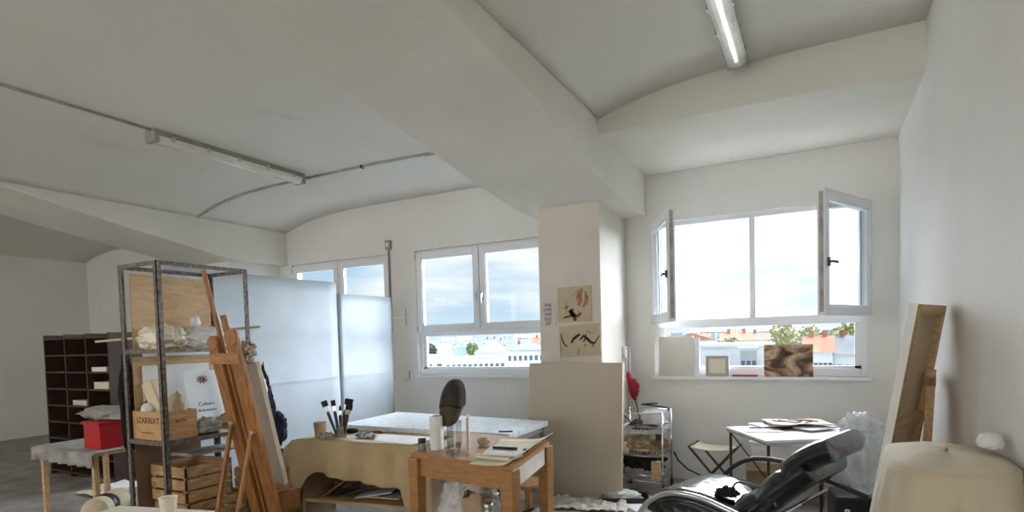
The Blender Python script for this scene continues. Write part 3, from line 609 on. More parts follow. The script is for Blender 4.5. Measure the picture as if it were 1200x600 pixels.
# things on the bench
BZ = CZ+.006
p = onZ(372, 512, BZ); t = thing('clay_cup', 'tan cardboard cup at the left end of the cloth-covered bench', 'cup', (p.x+.005, p.y+.03, BZ)); MB().lathe([(.043, 0), (.045, .003), (.054, .118), (.056, .12), (.052, .12), (.043, .008), (.001, .008)], n=28).build('cup_body', mat('tan_card', (.50, .33, .20), .7, var=.06), t)
p = onZ(400, 514, BZ); JX, JY = p.x, p.y
t = thing('brush_jar', 'murky glass jar holding paint brushes', 'jar', (JX, JY, BZ)); MB().lathe([(.042, 0), (.046, .004), (.047, .12), (.042, .135), (.042, .14), (.039, .14), (.040, .01), (.001, .01)], n=28).build('jar_glass', CLEAR, t); MB().lathe([(.001, .011), (.039, .011), (.039, .10), (.001, .10)], n=24).build('murky_water', JARM, t)
def brush(dx, dy, ln, hw, flat, label, seed):
    t = thing('paint_brush', label, 'brush', (JX+dx*.1, JY+dy*.1, BZ+.02)); d = Vector((dx, dy, 1)).normalized(); side = Vector((.88, .47, 0)); side = (side-d*side.dot(d)).normalized(); nn = d.cross(side)
    MB().tube([d*0, d*ln*.35, d*ln*.62, d*ln*.70], [.007, .011, .014, .010], 8).build('handle', DBROWN, t)
    def fer(a, b_, w0, w1, th): 
        return [(d*a+side*w0*s1+nn*th*s2) for s1, s2 in ((-1, -1), (1, -1), (1, 1), (-1, 1))], [(d*b_+side*w1*s1+nn*th*s2) for s1, s2 in ((-1, -1), (1, -1), (1, 1), (-1, 1))]
    for nm, a, b_, w0, w1, th, m in (('ferrule', ln*.69, ln*.84, hw*.8, hw, .006 if flat else hw*.8, SILVER), ('bristles', ln*.838, ln, hw, hw*(1.05 if flat else .5), .005 if flat else hw*.5, mat('dark_bristles', (.03, .022, .018), .9, var=.4, vscale=40))):
        A, Bb = fer(a, b_, w0, w1, th); bb = MB(); VA = [bb.bm.verts.new(x) for x in A]; VB = [bb.bm.verts.new(x) for x in Bb]
        bb.bm.faces.new(VA[::-1]); bb.bm.faces.new(VB)
        for i in range(4): bb.bm.faces.new((VA[i], VA[(i+1) % 4], VB[(i+1) % 4], VB[i]))
        bb.build(nm, m, t)
brush(-.32, -.14, .31, .024, True, 'flat dark brush leaning furthest left in the jar', 1)
brush(-.20, .0, .30, .017, True, 'narrow brush just right of the leftmost brush', 2)
brush(.16, .12, .31, .028, True, 'wide flat brush at the right of the jar', 3)
brush(.26, .03, .27, .027, True, 'short wide brush leaning furthest right in the jar', 4)
brush(.07, .10, .31, .009, False, 'thin round brush standing upright in the jar', 5)
brush(-.06, .06, .25, .010, False, 'short thin brush at the middle of the jar', 6)
tag(MB().blob((0, 0, .022), (.10, .05, .03), .8, 4, 31, 4).build('crumpled_rag', RAGM, loc=(*onZ(383, 514, BZ).xy, BZ)), 'stained rag left of the brush jar', 'rag')
tag(MB().blob((0, 0, .02), (.09, .05, .028), .8, 5, 33, 4).build('crumpled_foil', ramp_mat('dirty_foil', [(.35, (.04, .04, .05)), (.5, (.35, .36, .38)), (.62, (.75, .76, .78)), (.7, (.1, .1, .12))], scale=22, rough=.3), loc=(*onZ(428, 513, BZ).xy, BZ)), 'crumpled dirty foil right of the brush jar', 'foil')
tag(MB().tube([(0, 0, .012), (.07, .01, .012), (.09, .012, .012)], [.012, .012, .007], 10).build('paint_tube', mat('dark_red_label', (.2, .02, .02), .5), loc=(*onZ(438, 508, BZ).xy, BZ)), 'dark red paint tube at the end of the dirty foil', 'paint tube')
tag(MB().blob((0, 0, .015), (.06, .045, .022), .7, 5, 37, 4).build('dark_rag', BLKC, loc=(*onZ(412, 507, BZ).xy, BZ)), 'small black rag just right of the jar', 'rag')
sheet('paper_sheet', 'white paper on the cloth at the right end of the bench', 'paper', [onZ(437, 518, BZ).xy, onZ(482, 522, BZ).xy, onZ(512, 514, BZ).xy, onZ(440, 510, BZ).xy], BZ+.001, PAPER, seed=8)
sheet('paper_sheet', 'torn brownish paper strip along the front of the bench', 'paper', [onZ(405, 519, BZ).xy, onZ(462, 522, BZ).xy, onZ(464, 519.5, BZ).xy, onZ(408, 516.5, BZ).xy], BZ+.006, PINKP, seed=9, amp=.006)
# folders and magazines on the bench shelf
for i, (x, y, w, d, rz, tilt, m, lb) in enumerate([(.10, .10, .30, .25, 8, -32, CARD, 'brown folder leaning at the left of the bench shelf'), (.20, .08, .30, .25, 4, -24, BLACK, 'black portfolio leaning behind the brown folder'), (.33, .09, .34, .22, -6, -18, mat('slate_cover', (.10, .12, .14), .35), 'slate blue magazine sliding over the black portfolio'),
                                                    (.47, .07, .32, .22, 12, -9, PAPER, 'white open magazine in the middle of the bench shelf'), (.60, .05, .34, .24, -8, -3, PINKP, 'pinkish magazine lying flat on the bench shelf'), (.72, .20, .28, .2, 0, -6, CREAM, 'patterned cream album at the right of the bench shelf'), (.66, .12, .25, .16, 20, -8, BLACK, 'black notebook above the pinkish magazine')]):
    zz = .215+.012*i*(.5)+abs(math.sin(R(tilt)))*w*.48
    q = bl(x+w/2, y+d/2, zz); o = MB().box((0, 0, 0), (w, d, .010), bev=.002).build('magazine', m, loc=q, rot=(0, R(tilt), R(rz)+bang)); tag(o, lb, 'magazine')

# ================================================================ BIG CANVAS leaning at the column
lean = .13; Hc = 1.262; xa_, xb_ = onY(621, 428, 5.20).x, onY(730, 428, 5.20).x; Wc = xb_-xa_
ux = Vector((1, 0, 0)); base = Vector(((xa_+xb_)/2, 5.075, 0))
t = thing('large_canvas', 'large beige primed canvas leaning against the column', 'canvas', (base.x, base.y, 0), math.atan2(ux.y, ux.x))
tilt = math.atan2(lean, Hc)
for nm, m, a, c_ in (('canvas_face', CANV, (-Wc/2, -.012, 0), (Wc/2, .012, Hc)),):
    MB().b2(a, c_, bev=.003).build(nm, m, t, rot=(-tilt, 0, 0))
b = MB(); b.b2((-Wc/2, .0125, .0), (-Wc/2+.04, .035, Hc)); b.b2((Wc/2-.04, .0125, 0), (Wc/2, .035, Hc)); b.b2((-Wc/2+.04, .0125, 0), (Wc/2-.04, .035, .04)); b.b2((-Wc/2+.04, .0125, Hc-.04), (Wc/2-.04, .035, Hc)); b.build('stretcher', PINE, t, rot=(-tilt, 0, 0))

# papers on the column
CF = 5.268
def wallpaper(px0, px1, y0, y1, m, label, name='painting', cat='painting', th=.012, rot=0):
    a = onY(px0, y1, CF); c_ = onY(px1, y0, CF); w = c_.x-a.x; h = c_.z-a.z
    t = thing(name, label, cat, ((a.x+c_.x)/2, CF, (a.z+c_.z)/2)); t.rotation_euler = (0, R(rot), 0)
    MB().b2((-w/2, -th, -h/2), (w/2, 0, h/2)).build('paper', m, t); return t, w, h
def strokes(t, w, h, th, lines, m, name='brush_stroke'):
    for ln, r in lines:
        pts = [((x-.5)*w, -th-.0005, (.5-y)*h) for x, y in ln]; n_ = len(pts)
        b = MB(); 
        L_ = []; R_ = []
        for i, q in enumerate(pts):
            a = Vector(pts[max(0, i-1)]); c_ = Vector(pts[min(n_-1, i+1)]); d = (c_-a); d.y = 0; d.normalize(); s_ = Vector((-d.z, 0, d.x)); rr = r*w*(.35+.65*math.sin(math.pi*(i+.4)/(n_-.2)))
            L_.append(b.bm.verts.new(Vector(q)+s_*rr)); R_.append(b.bm.verts.new(Vector(q)-s_*rr))
        for i in range(n_-1): b.bm.faces.new((L_[i], L_[i+1], R_[i+1], R_[i]))
        b.build(name, m, t.children[0], solid=.0008)
INK = mat('black_ink', (.03, .028, .028), .7, var=.2); BRN = mat('olive_brown_paint', (.14, .09, .045), .7, var=.3, vscale=30); RST = mat('pale_rust_paint', (.42, .20, .12), .8, var=.3, vscale=20)
t, w, h = wallpaper(654.5, 693, 334.5, 378, mat('yellowed_paper', (.56, .47, .33), .85, var=.06, vscale=9), 'upper abstract painting with rust and olive marks on the column')
strokes(t, w, h, .012, [([(.75, .08), (.66, .2), (.64, .33), (.68, .42), (.63, .55)], .085), ([(.82, .15), (.86, .3), (.84, .45), (.76, .6)], .045), ([(.42, .30), (.55, .18), (.66, .10)], .012), ([(.9, .3), (.93, .42), (.86, .55)], .02)], RST)
strokes(t, w, h, .012, [([(.34, .66), (.42, .74), (.5, .84), (.52, .97)], .07), ([(.16, .88), (.3, .84), (.45, .82), (.6, .82), (.72, .76)], .035), ([(.26, .42), (.28, .6), (.25, .75)], .012), ([(.18, .60), (.28, .58), (.33, .54)], .02), ([(.46, .62), (.40, .72), (.44, .84)], .05), ([(.62, .70), (.66, .80), (.60, .88)], .02)], BRN)
t, w, h = wallpaper(657, 704, 379.5, 418, MATS['yellowed_paper'], 'lower abstract painting with black strokes on the column', rot=-3)
strokes(t, w, h, .012, [([(.04, .22), (.07, .42), (.10, .55), (.16, .66), (.20, .6)], .018), ([(.28, .56), (.36, .42), (.45, .34), (.52, .30)], .035), ([(.50, .48), (.60, .36), (.68, .46), (.76, .58), (.86, .62)], .035), ([(.58, .55), (.64, .44), (.66, .30)], .02), ([(.78, .72), (.86, .60), (.98, .38)], .016), ([(.62, .62), (.62, .70)], .015), ([(.02, .3), (.02, .8), (.02, 1.0)], .006)], INK)
strokes(t, w, h, .012, [([(.46, .70), (.45, .85), (.42, .95)], .015), ([(.68, .20), (.74, .28), (.8, .3)], .012)], RST)
t, w, h = wallpaper(634, 651, 353, 384, mat('pale_note_paper', (.66, .62, .57), .85, var=.03), 'small paper with five lines of black handwriting on the column', 'handwritten_note', 'note', .003)
for i, s_ in enumerate(['WIRL', 'LOORS', 'NUR', 'EULE', 'EIST']): text_mesh('handwriting', s_, .047, INK, t.children[0], (-.004 if i % 2 else .0, -.0045, h/2-.05-i*.045), (R(90), 0, 0), .0008, shear=.2, width=.62 if len(s_) > 4 else .75)
wallpaper(635, 656, 391, 425, mat('faint_paper', (.68, .63, .56), .85, var=.03), 'blank pale paper on the column left of the lower painting', 'blank_paper', 'paper', .003)
# socket, cable and umbrella at the side of the column
p = onX(733, 417, -1.815); t = thing('wall_socket', 'white socket on the side of the column above the cart', 'socket', (-1.82, 5.95, 1.33))
MB().b2((0, -.04, -.06), (.035, .04, .06), bev=.006).build('box', WHITE, t); MB().tube([(.03, 0, .03), (.07, -.02, .05), (.08, -.03, -.05), (.07, -.03, -.30), (.06, -.05, -.62)], .006, 6).build('cable', WHITE, t)
t = thing('umbrella', 'folded red umbrella hanging between column and cart', 'umbrella', (-1.70, 5.84, .78))
a = Vector((-.045, 0, .35)); c_ = Vector((.03, 0, .06)); dd = (c_-a)
b = MB(); b.tube([a, a+dd*.15, a+dd*.5, a+dd*.8, c_], [.015, .028, .034, .03, .018], 12); fc = b.build('folded_canopy', REDC, t)
MB().blob(a+dd*.6+Vector((.025, -.02, .0)), (.045, .04, .085), 1.2, 3, 7, 4, flat=False).build('loose_fold', REDC, fc)
MB().tube([c_, c_+Vector((.05, 0, -.22)), c_+Vector((.075, 0, -.32))], .007, 8).build('shaft', DARKM, t)
MB().tube([a+Vector((-.01, 0, 0)), a+Vector((-.02, 0, .1)), a+Vector((0, 0, .14)), a+Vector((.02, 0, .11))], .006, 8).build('handle', WHITE, t)

# ================================================================ WIRE CART
cx0, cx1, cy0, cy1 = -1.70, -1.29, 5.38, 5.74
t = thing('wire_trolley', 'chrome wire trolley with shelves beside the column', 'trolley', (cx0, cy0, 0)); cw, cdp = cx1-cx0, cy1-cy0
for x in (0, cw):
    for y in (0, cdp):
        pst = MB().tube([(x, y, .07), (x, y, .78)], .009, 10).build('post', CHROME, t)
        w = MB(); w.lathe([(.03, -.012), (.032, 0), (.03, .012)], (x, y, .032), 16, Matrix.Rotation(math.pi/2, 4, 'Y')); w.box((x, y, .07), (.03, .03, .02), bev=.003); w.build('caster', BLACK, pst)
SH = [.12, .36, .58]
for z in SH+[.77]:
    b = MB(); zz = z
    top_ring = [(0, 0), (cw, 0), (cw, cdp), (0, cdp)]
    if z < .7:
        for k in (0, .06): b.tube([(x, y, zz+k) for x, y in top_ring], .004, 6, closed=True)
        for i in range(1, 14): b.tube([(cw*i/14, 0, zz+.06), (cw*i/14, 0, zz), (cw*i/14, cdp, zz), (cw*i/14, cdp, zz+.06)], .0018, 5)
        for i in range(1, 10): b.tube([(0, cdp*i/10, zz+.06), (0, cdp*i/10, zz), (cw, cdp*i/10, zz), (cw, cdp*i/10, zz+.06)], .0018, 5)
        b.build('wire_shelf', CHROME, t)
    else:
        b.tube([(x, y, zz) for x, y in top_ring], .005, 6, closed=True); b.build('top_rail', CHROME, t)
def oncart(x, y, z): return (cx0+x, cy0+y, z)
tag(MB().blob((0, 0, .07), (.15, .12, .09), .8, 3.5, 41, 4).build('paper_bundle', mat('kraft_stuff', (.36, .27, .15), .8, var=.4, vscale=18, bump=.5), loc=oncart(.16, .15, .366)), 'crumpled brown paper bundle on the middle trolley shelf', 'paper')
b = MB()
for i in range(7): b.box((.0+.012*i, .01*i, .07), (.012, .10, .14), (R(random.uniform(-15, 15)), R(random.uniform(10, 30)), R(20*i)), bev=.002)
tag(b.build('wood_offcuts', mat('wood_offcuts', (.38, .24, .13), .8, var=.3), loc=oncart(.30, .13, .368)), 'bundle of brown wood offcuts at the right of the middle trolley shelf', 'wood offcuts')
tag(MB().lathe([(.03, 0), (.035, .005), (.035, .08), (.02, .095), (.02, .11)], n=16).build('white_bottle', PAPER, loc=oncart(.04, .08, .366)), 'round white bottle at the left of the middle trolley shelf', 'bottle')
tag(MB().box((0, 0, .035), (.05, .05, .07), bev=.01).build('ink_bottle', BLACK, loc=oncart(.36, .06, .51)), 'small black bottle sitting on the wood offcuts', 'bottle')
tag(MB().blob((0, 0, .08), (.19, .13, .10), .9, 3, 43, 4).build('black_cloth', BLKC, loc=oncart(.18, .18, .20)), 'black cloth heaped on the lowest trolley shelf', 'cloth')
tag(MB().blob((0, 0, .05), (.16, .12, .065), .9, 4, 45, 4).build('grey_rag', GREYC, loc=oncart(.15, .15, .127)), 'grey rags beneath the black cloth on the trolley', 'rag')
tag(MB().box((0, 0, .09), (.075, .08, .18), bev=.004).build('wooden_block', PINE, loc=oncart(.33, .07, .127)), 'upright pale wooden block on the lowest trolley shelf', 'wood block')
b = MB()
for i in range(4): b.tube([(-.12, .02*i, .02), (-.02, .02*i-.03, .05+.015*i), (.12, .03*i-.04, .015+.012*i)], .008, 6)
tag(b.build('stick_bundle', DBROWN, loc=oncart(.14, .14, .59)), 'bundle of dark sticks on the top trolley shelf', 'sticks')
tag(MB().blob((0, 0, .03), (.13, .1, .035), .9, 4, 47, 4).build('brown_cloth', mat('brown_cloth', (.2, .13, .08), .9, var=.5, vscale=16), loc=oncart(.19, .18, .587)), 'brown cloth folded on the top trolley shelf', 'cloth')
t = thing('storage_box', 'clear plastic box of odds and ends on top of the trolley', 'box', oncart(.30, .19, .655)); MB().b2((-.09, -.13, 0), (.10, .13, .12), bev=.01).build('box_body', FILM, t); MB().blob((0, 0, .05), (.075, .1, .045), .9, 4, 49, 3).build('contents', GREYC, t)
tag(MB().tube([(.13*math.cos(a*math.pi/10)-.0, .07*math.sin(a*math.pi/10), .012+.004*a) for a in range(0, 17)], .008, 8).build('black_hose', BLACK, loc=oncart(.30, .19, .777)), 'black cable loop lying on the clear plastic box', 'cable')
tag(MB().tube([(0, 0, 0), (-.14, .0, .13), (-.27, .02, .17)], .006, 8).build('wooden_rod', DBROWN, loc=oncart(.17, -.02, .64)), 'dark rod sticking out left from the top trolley shelf', 'rod')
b = MB(); pts = [onY(x, y, 5.77) for x, y in ((780, 533), (786, 545), (800, 560))]+[onZ(x, y, .02) for x, y in ((820, 567), (850, 572), (890, 578))]
tag(b.tube([(-1.28, 5.8, .34), (-1.24, 5.8, .26), (-1.15, 5.82, .17), (-1.0, 5.84, .10), (-.8, 5.84, .06), (-.5, 5.85, .03)], .008, 8).build('power_cable', BLACK), 'black cable drooping from the trolley along the wall', 'cable')
t = thing('paint_tray', 'black tray with white rag on the floor under the trolley', 'tray', (-1.58, 5.10, 0), R(20)); MB().b2((-.2, -.12, 0), (.22, .12, .012), bev=.004).build('tray_base', BLACK, t)
b = MB(); b.b2((-.2, -.12, 0), (-.19, .12, .05)); b.b2((.21, -.12, 0), (.22, .12, .05)); b.b2((-.2, -.12, 0), (.22, -.11, .05)); b.b2((-.2, .11, 0), (.22, .12, .05)); b.build('tray_rim', BLACK, t)
tag(MB().blob((0, 0, .035), (.15, .09, .045), .8, 4, 51, 4).build('white_rag', PAPER, loc=(-1.58, 5.10, .014)), 'white rag lying in the black tray', 'rag')
sheet('paper_sheet', 'white board lying flat on the floor before the trolley', 'paper', [onZ(724, 590, 0).xy, onZ(752, 604, 0).xy, onZ(766, 582, 0).xy, onZ(726, 578, 0).xy], .003, PAPER, seed=12, amp=.003, solid=.004)
# drop cloth on floor
A, Bq, Cq, D = (onZ(632, 596, 0), onZ(735, 603, 0), onZ(735, 588, 0), onZ(640, 583, 0)); cc = (A+Bq+Cq+D)/4
def drp(u, v):
    q = (A*(1-u)+Bq*u)*(1-v)+(D*(1-u)+Cq*u)*v-cc
    return (q.x+.03*noise.noise(Vector((u*3, v*5, 1))), q.y+.03*noise.noise(Vector((u*3, v*5, 7))), .008+.045*abs(noise.noise(Vector((u*9, v*6, 2))))+.02*abs(noise.noise(Vector((u*25, v*16, 5)))))
b = MB(); b.grid(drp, 70, 30); tag(b.build('drop_cloth', DROPC, loc=(cc.x, cc.y, 0), solid=.003), 'crumpled stained cloth on the floor below the large canvas', 'cloth')

# ================================================================ FOLDING STOOL
st = [onZ(813, 521, .46), onZ(826, 518, .46), onZ(867, 523, .46), onZ(853, 530, .46)]
c_ = Vector((-.86, 5.62, 0)); t = thing('folding_stool', 'small folding stool with pale canvas seat by the wall', 'stool', c_, R(-5))
def seat(u, v): return ((u-.5)*.40, (v-.5)*.30, .455-.02*math.sin(math.pi*u))
b = MB(); b.grid(seat, 12, 6); b.build('seat', LINEN2, t, solid=.006)
for y in (-.15, .15):
    MB().bar((-.20, y, .46), (.19, y*1.05, .01), .018, .018).build('leg', DARKM, t); MB().bar((.20, y*.9, .46), (-.19, y*.95, .01), .018, .018).build('leg', DARKM, t)
for x in (-.2, .2): MB().tube([(x, -.16, .46), (x, .16, .46)], .010, 8).build('seat_rail', DARKM, t)
MB().tube([(.19, -.15, .02), (.19, .15, .02)], .007, 8).build('stretcher', DARKM, t); MB().tube([(-.19, -.15, .02), (-.19, .15, .02)], .007, 8).build('stretcher', DARKM, t)

# ================================================================ WHITE FOLDING TABLE (right)
tc4 = [(-.33, 4.38), (.34, 4.78), (.02, 5.40), (-.67, 4.94)]
c_ = Vector((-.16, 4.875)); t = thing('folding_table', 'white laminate folding table below the open window', 'table', (c_.x, c_.y, 0)); lc = [(x-c_.x, y-c_.y) for x, y in tc4]
MB().prism([(x, y, .725) for x, y in lc], (0, 0, .018)).build('tabletop', WHITE, t); MB().prism([(x*.985, y*.985, .708) for x, y in lc], (0, 0, .016)).build('edge_frame', STEEL, t)
for x, y in lc: MB().tube([(x*.93, y*.93, .708), (x*.93, y*.93, 0)], .011, 10).build('leg', DARKM, t)
MB().tube([(lc[0][0]*.93, lc[0][1]*.93, .45), (lc[3][0]*.93, lc[3][1]*.93, .7)], .006, 6).build('brace', DARKM, t); MB().tube([(lc[1][0]*.93, lc[1][1]*.93, .45), (lc[2][0]*.93, lc[2][1]*.93, .7)], .006, 6).build('brace', DARKM, t)
TT = .743
def flat(px, py, w, d, h, rz, m, label, cat='magazine', name='magazine', z=TT):
    p = onZ(px, py, z); o = MB().box((0, 0, h/2), (w, d, h), bev=min(.002, h*.3)).build(name, m, loc=(p.x, p.y, z), rz=R(rz)); return tag(o, label, cat)
flat(893, 505, .28, .17, .006, 20, PAPER, 'white sheet at the near left corner of the folding table', 'paper', 'paper_sheet')
flat(903, 500, .33, .22, .010, 10, BLACK, 'black folder lowest in the pile on the folding table')
flat(905, 498, .30, .21, .008, 35, PAPER, 'white magazine just above the black folder', z=TT+.011)
flat(935, 501, .34, .22, .012, 25, DBROWN, 'dark brown book under the drawing on the folding table')
flat(955, 502, .26, .17, .008, 48, PAPER, 'white leaflet at the right of the paper pile', z=TT+.0125)
flat(915, 495, .22, .15, .014, 55, mat('dark_navy_cover', (.03, .03, .06), .4), 'navy book in the middle of the paper pile', z=TT+.0195)
p0 = onZ(938, 495, TT+.036)
t = thing('ink_drawing', 'pinkish sheet with black ink drawing topping the pile', 'drawing', (p0.x-.02, p0.y-.02, TT+.036), R(20))
def dr(u, v): return ((u-.5)*.46, (v-.5)*.32, .012*noise.noise(Vector((u*3, v*3, 4)))+.006-.02*max(0, u-.75))
b = MB(); b.grid(dr, 14, 10); dp = b.build('paper', PINKP, t, solid=.002)
for ln in ([(-.12, .08), (-.08, .0), (-.02, -.04), (.03, .0), (.0, .07), (-.05, .08)], [(-.0, .1), (.06, .06), (.1, -.02), (.04, -.06)], [(-.1, -.02), (-.14, .04), (-.16, .09)], [(.06, .1), (.12, .07), (.15, .0)]):
    MB().tube([(x, y, dr(x/.46+.5, y/.32+.5)[2]+.003) for x, y in ln], .005, 5).build('ink_line', INK, dp)
tag(MB().tube([(0, 0, 0), (.12, .0, .004), (.26, -.03, 0)], .004, 6).build('thin_stick', DARKM, loc=(*onZ(962, 499, TT+.02).xy, TT+.012)), 'thin dark stick pointing right from the paper pile', 'stick')

# cardboard box and plastic items under it
t = thing('cardboard_box', 'wide brown cardboard box on the floor under the folding table', 'box', (-.28, 5.78, 0), 0)
b = MB(); w, d, h = .62, .36, .33
for a, c_ in (((-w/2, -d/2, 0), (w/2, -d/2+.006, h)), ((-w/2, d/2-.006, 0), (w/2, d/2, h)), ((-w/2, -d/2, 0), (-w/2+.006, d/2, h)), ((w/2-.006, -d/2, 0), (w/2, d/2, h)), ((-w/2, -d/2, 0), (w/2, d/2, .006))): b.b2(a, c_)
b.build('box_walls', CARD, t); MB().box((0, -d/2-.04, h-.03), (w, .10, .005), (R(35), 0, 0)).build('flap', CARD, t)
text_mesh('print_mark', '1Ul', .07, INK, t, (.2, -d/2-.003, .2), (R(90), 0, 0))
t = thing('storage_bin', 'milky plastic bin standing in the cardboard box', 'box', (-.28, 5.78, .008)); MB().b2((-.28, -.15, 0), (.29, .15, .48), bev=.02).build('bin_body', FILMW, t); MB().b2((-.29, -.16, .48), (.30, .16, .505), bev=.008).build('lid', PAPER, t)
t = thing('black_case', 'black suitcase standing behind the lounge chair', 'case', (.28, 4.45, 0), R(8)); MB().b2((-.22, -.14, 0), (.22, .14, .42), bev=.02).build('case_body', BLACK, t); MB().tube([(-.08, 0, .42), (-.07, 0, .45), (.07, 0, .45), (.08, 0, .42)], .008, 8).build('handle', DARKM, t)
t = thing('plastic_film_bundle', 'crumpled clear plastic film hanging beside the leaning canvas', 'plastic film', (.27, 4.30, .43))
MB().blob((0, 0, .24), (.12, .14, .27), .5, 2.0, 61, 5).build('film_body', FILM, t); MB().blob((-.04, -.02, .44), (.11, .10, .10), .5, 2.2, 63, 5, flat=False).build('film_top', FILM, t)

# ================================================================ LEANING CANVAS at right wall (its back towards the room)
n0 = Vector((.40, 3.42)); d_ = Vector((.205, .56)); Lw = d_.length; d_.normalize()
t = thing('stretched_canvas', 'tall white stretched canvas leaning on the right wall', 'canvas', (.135, 3.42, 0), math.atan2(d_.y, d_.x))
la = math.atan2(.265, 1.61); rotc = (R(0), 0, 0)
hC = 1.64
# local: x along canvas width, y = leftwards normal (towards -X world), lean towards -y
rx = la
MB().b2((0, .0, 0), (Lw*.93, .004, hC)).build('canvas_face', CANVW, t, rot=(rx, 0, 0))
MB().b2((-.004, -.032, 0), (0, .004, hC)).build('canvas_edge', CANVW, t, rot=(rx, 0, 0))
for a, c_ in (((0, -.032, 0), (.05, -.001, hC)), ((Lw*.93-.05, -.032, 0), (Lw*.93, -.001, hC)), ((.05, -.032, 0), (Lw*.93-.05, -.001, .05)), ((.05, -.032, hC-.05), (Lw*.93-.05, -.001, hC)), ((.05, -.03, hC*.62), (Lw*.93-.05, -.002, hC*.62+.05))):
    MB().b2(a, c_).build('stretcher_bar', PINE, t, rot=(rx, 0, 0))
MB().b2((.05, -.004, .05), (Lw*.93-.05, -.001, hC-.05)).build('canvas_back', CANVB, t, rot=(rx, 0, 0))
# easel frame standing between that canvas and the wall
t = thing('wooden_stretcher', 'bare brown stretcher bars leaning behind the white canvas', 'frame', (.46, 3.75, 0), R(82))
for x in (0, .14, .28): MB().b2((x, -.02, 0), (x+.045, .02, 1.28-.06*x)).build('bar', PINE, t, rot=(R(3), 0, 0))
MB().b2((0, -.021, 1.19), (.37, .021, 1.24)).build('cross_bar', PINE, t, rot=(R(3), 0, 0))

# ================================================================ DUST-SHEET COVERED CHAIR right
t = thing('covered_armchair', 'armchair hidden under a pale beige dust sheet at the right wall', 'chair', (.385, 2.62, 0))
MB().b2((-.14, -.24, .05), (.20, .28, .95), bev=.06).build('chair_body', LINEN2, t)
def sheetc(u, v):
    a = 2*math.pi*u; sx = .20; sy = .31; k = 3.2
    ca, sa = math.cos(a), math.sin(a); r = (abs(ca)**k+abs(sa)**k)**(-1/k)
    if v < .3: w = v/.3; return (.03+sx*r*ca*w*.90, .02+sy*r*sa*w, 1.045-.03*w*w-.006*math.sin(a*3))
    w = (v-.3)/.7; fl = .035*math.sin(a*13+math.sin(a*4)*1.5)+.045*math.sin(a*6+1)+.02*noise.noise(Vector((a*3, v*4, 2))); ex = 1+w*(.28 if ca < .2 else 0.0)
    x = .03+sx*r*ca*(.93+.07*min(1, w*6))*ex+fl*w*ca; y = .02+sy*r*sa*(1+.08*w)+fl*w*sa; x = min(x, .225)
    return (x, y, 1.015-.99*w)
b = MB(); b.grid(sheetc, 120, 40); b.build('dust_sheet', LINEN2, t, solid=.004)
tag(MB().blob((0, 0, .03), (.04, .06, .035), .4, 3, 71, 4).build('white_cloth', PAPER, loc=(.56, 2.72, 1.04)), 'folded white cloth on top of the covered armchair', 'cloth')

# ================================================================ LOUNGE CHAIR
LC = Vector((-.46, 3.83, 0)); rz = math.atan2(.33, -.94)
t = thing('lounge_chair', 'black leather lounge chair with curved chrome arms', 'chair', LC, rz)
def prof(pts):
    P_ = [Vector(p) for p in pts]
    def f(tt):
        n_ = len(P_)-1; k = min(int(tt*n_), n_-1); w = tt*n_-k
        a = P_[max(0, k-1)]; b_ = P_[k]; c_ = P_[k+1]; d = P_[min(n_, k+2)]
        def cr(q): return .5*((2*b_)+(c_-a)*q+(2*a-5*b_+4*c_-d)*q*q+(3*b_-a-3*c_+d)*q**3)
        p = cr(w); tg = (cr(min(1, w+.05))-cr(max(0, w-.05))); tg.normalize(); return (p.x, p.y), (-tg.y, tg.x)
    return f
b = MB(); b.cushion(prof([(-.16, .40), (.0, .43), (.16, .46), (.32, .45), (.44, .38)][::-1]), .66, .15, 60, 20, ribs=6, ribd=.22); o = b.build('seat_cushion', LEATH, t)
b = MB(); b.cushion(prof([(-.12, .42), (-.25, .52), (-.36, .63), (-.46, .72), (-.52, .77)][::-1]), .64, .15, 40, 16, ribs=3, ribd=.2); b.build('back_cushion', LEATH, t)
b = MB(); b.cushion(prof([(-.40, .72), (-.47, .79), (-.56, .85), (-.63, .88)][::-1]), .60, .12, 30, 16); b.build('headrest', LEATH, t)
for s in (-1, 1):
    y = s*.41; z0 = .095 if s < 0 else 0
    raw = [(.50, .02), (.53, .2), (.50, .36), (.40, .48), (.26, .545), (.08, .55), (-.12, .51), (-.34, .45), (-.5, .40)]; dx = -.05 if s > 0 else -.19; raw = [(x+dx*(1 if x > 0 else .6), z) for x, z in raw]
    f = prof([(x, z+(z0 if z > .1 else 0)) for x, z in raw]); pts = [(f(i/40)[0][0], y, f(i/40)[0][1]) for i in range(41)]
    MB().tube(pts, .016, 12).build('armrest', DARKM if s < 0 else CHROME, t)
    MB().tube([(.50+dx, y, .02), (.2, y, .016), (-.3, y, .016), (-.52, y, .02), (-.5, y, .40)], .014, 10).build('side_frame', CHROME, t)
b = MB()
for x, z in ((.4, .33), (-.1, .30), (-.38, .5)): b.tube([(x, -.41, z), (x, .41, z)], .012, 10)
b.build('cross_tube', CHROME, t)
MB().prism([(-.10, -.31, .34), (-.13, -.31, .42), (-.42, -.31, .72), (-.46, -.31, .70), (-.26, -.31, .44), (-.16, -.31, .30)], (0, .62, 0)).build('back_shell', LEATH, t)
def lc(x, y, z): M_ = Matrix.Rotation(rz, 4, 'Z'); return LC+(M_ @ Vector((x, y, z)))
tag(MB().blob((0, 0, .01), (.06, .04, .03), 1.2, 3, 81, 4).build('black_gloves', BLKC, loc=onZ(853, 579, .53)), 'black crumpled gloves lying on the lounge seat', 'gloves')
tag(MB().tube([(.07*math.cos(a*math.pi/12), .07*math.sin(a*math.pi/12), .05*math.sin(a*math.pi/12)) for a in range(0, 13)], .007, 8).build('black_headband', BLACK, loc=onZ(874, 578, .54), rz=R(40)), 'black curved band resting on the lounge seat', 'headphones')
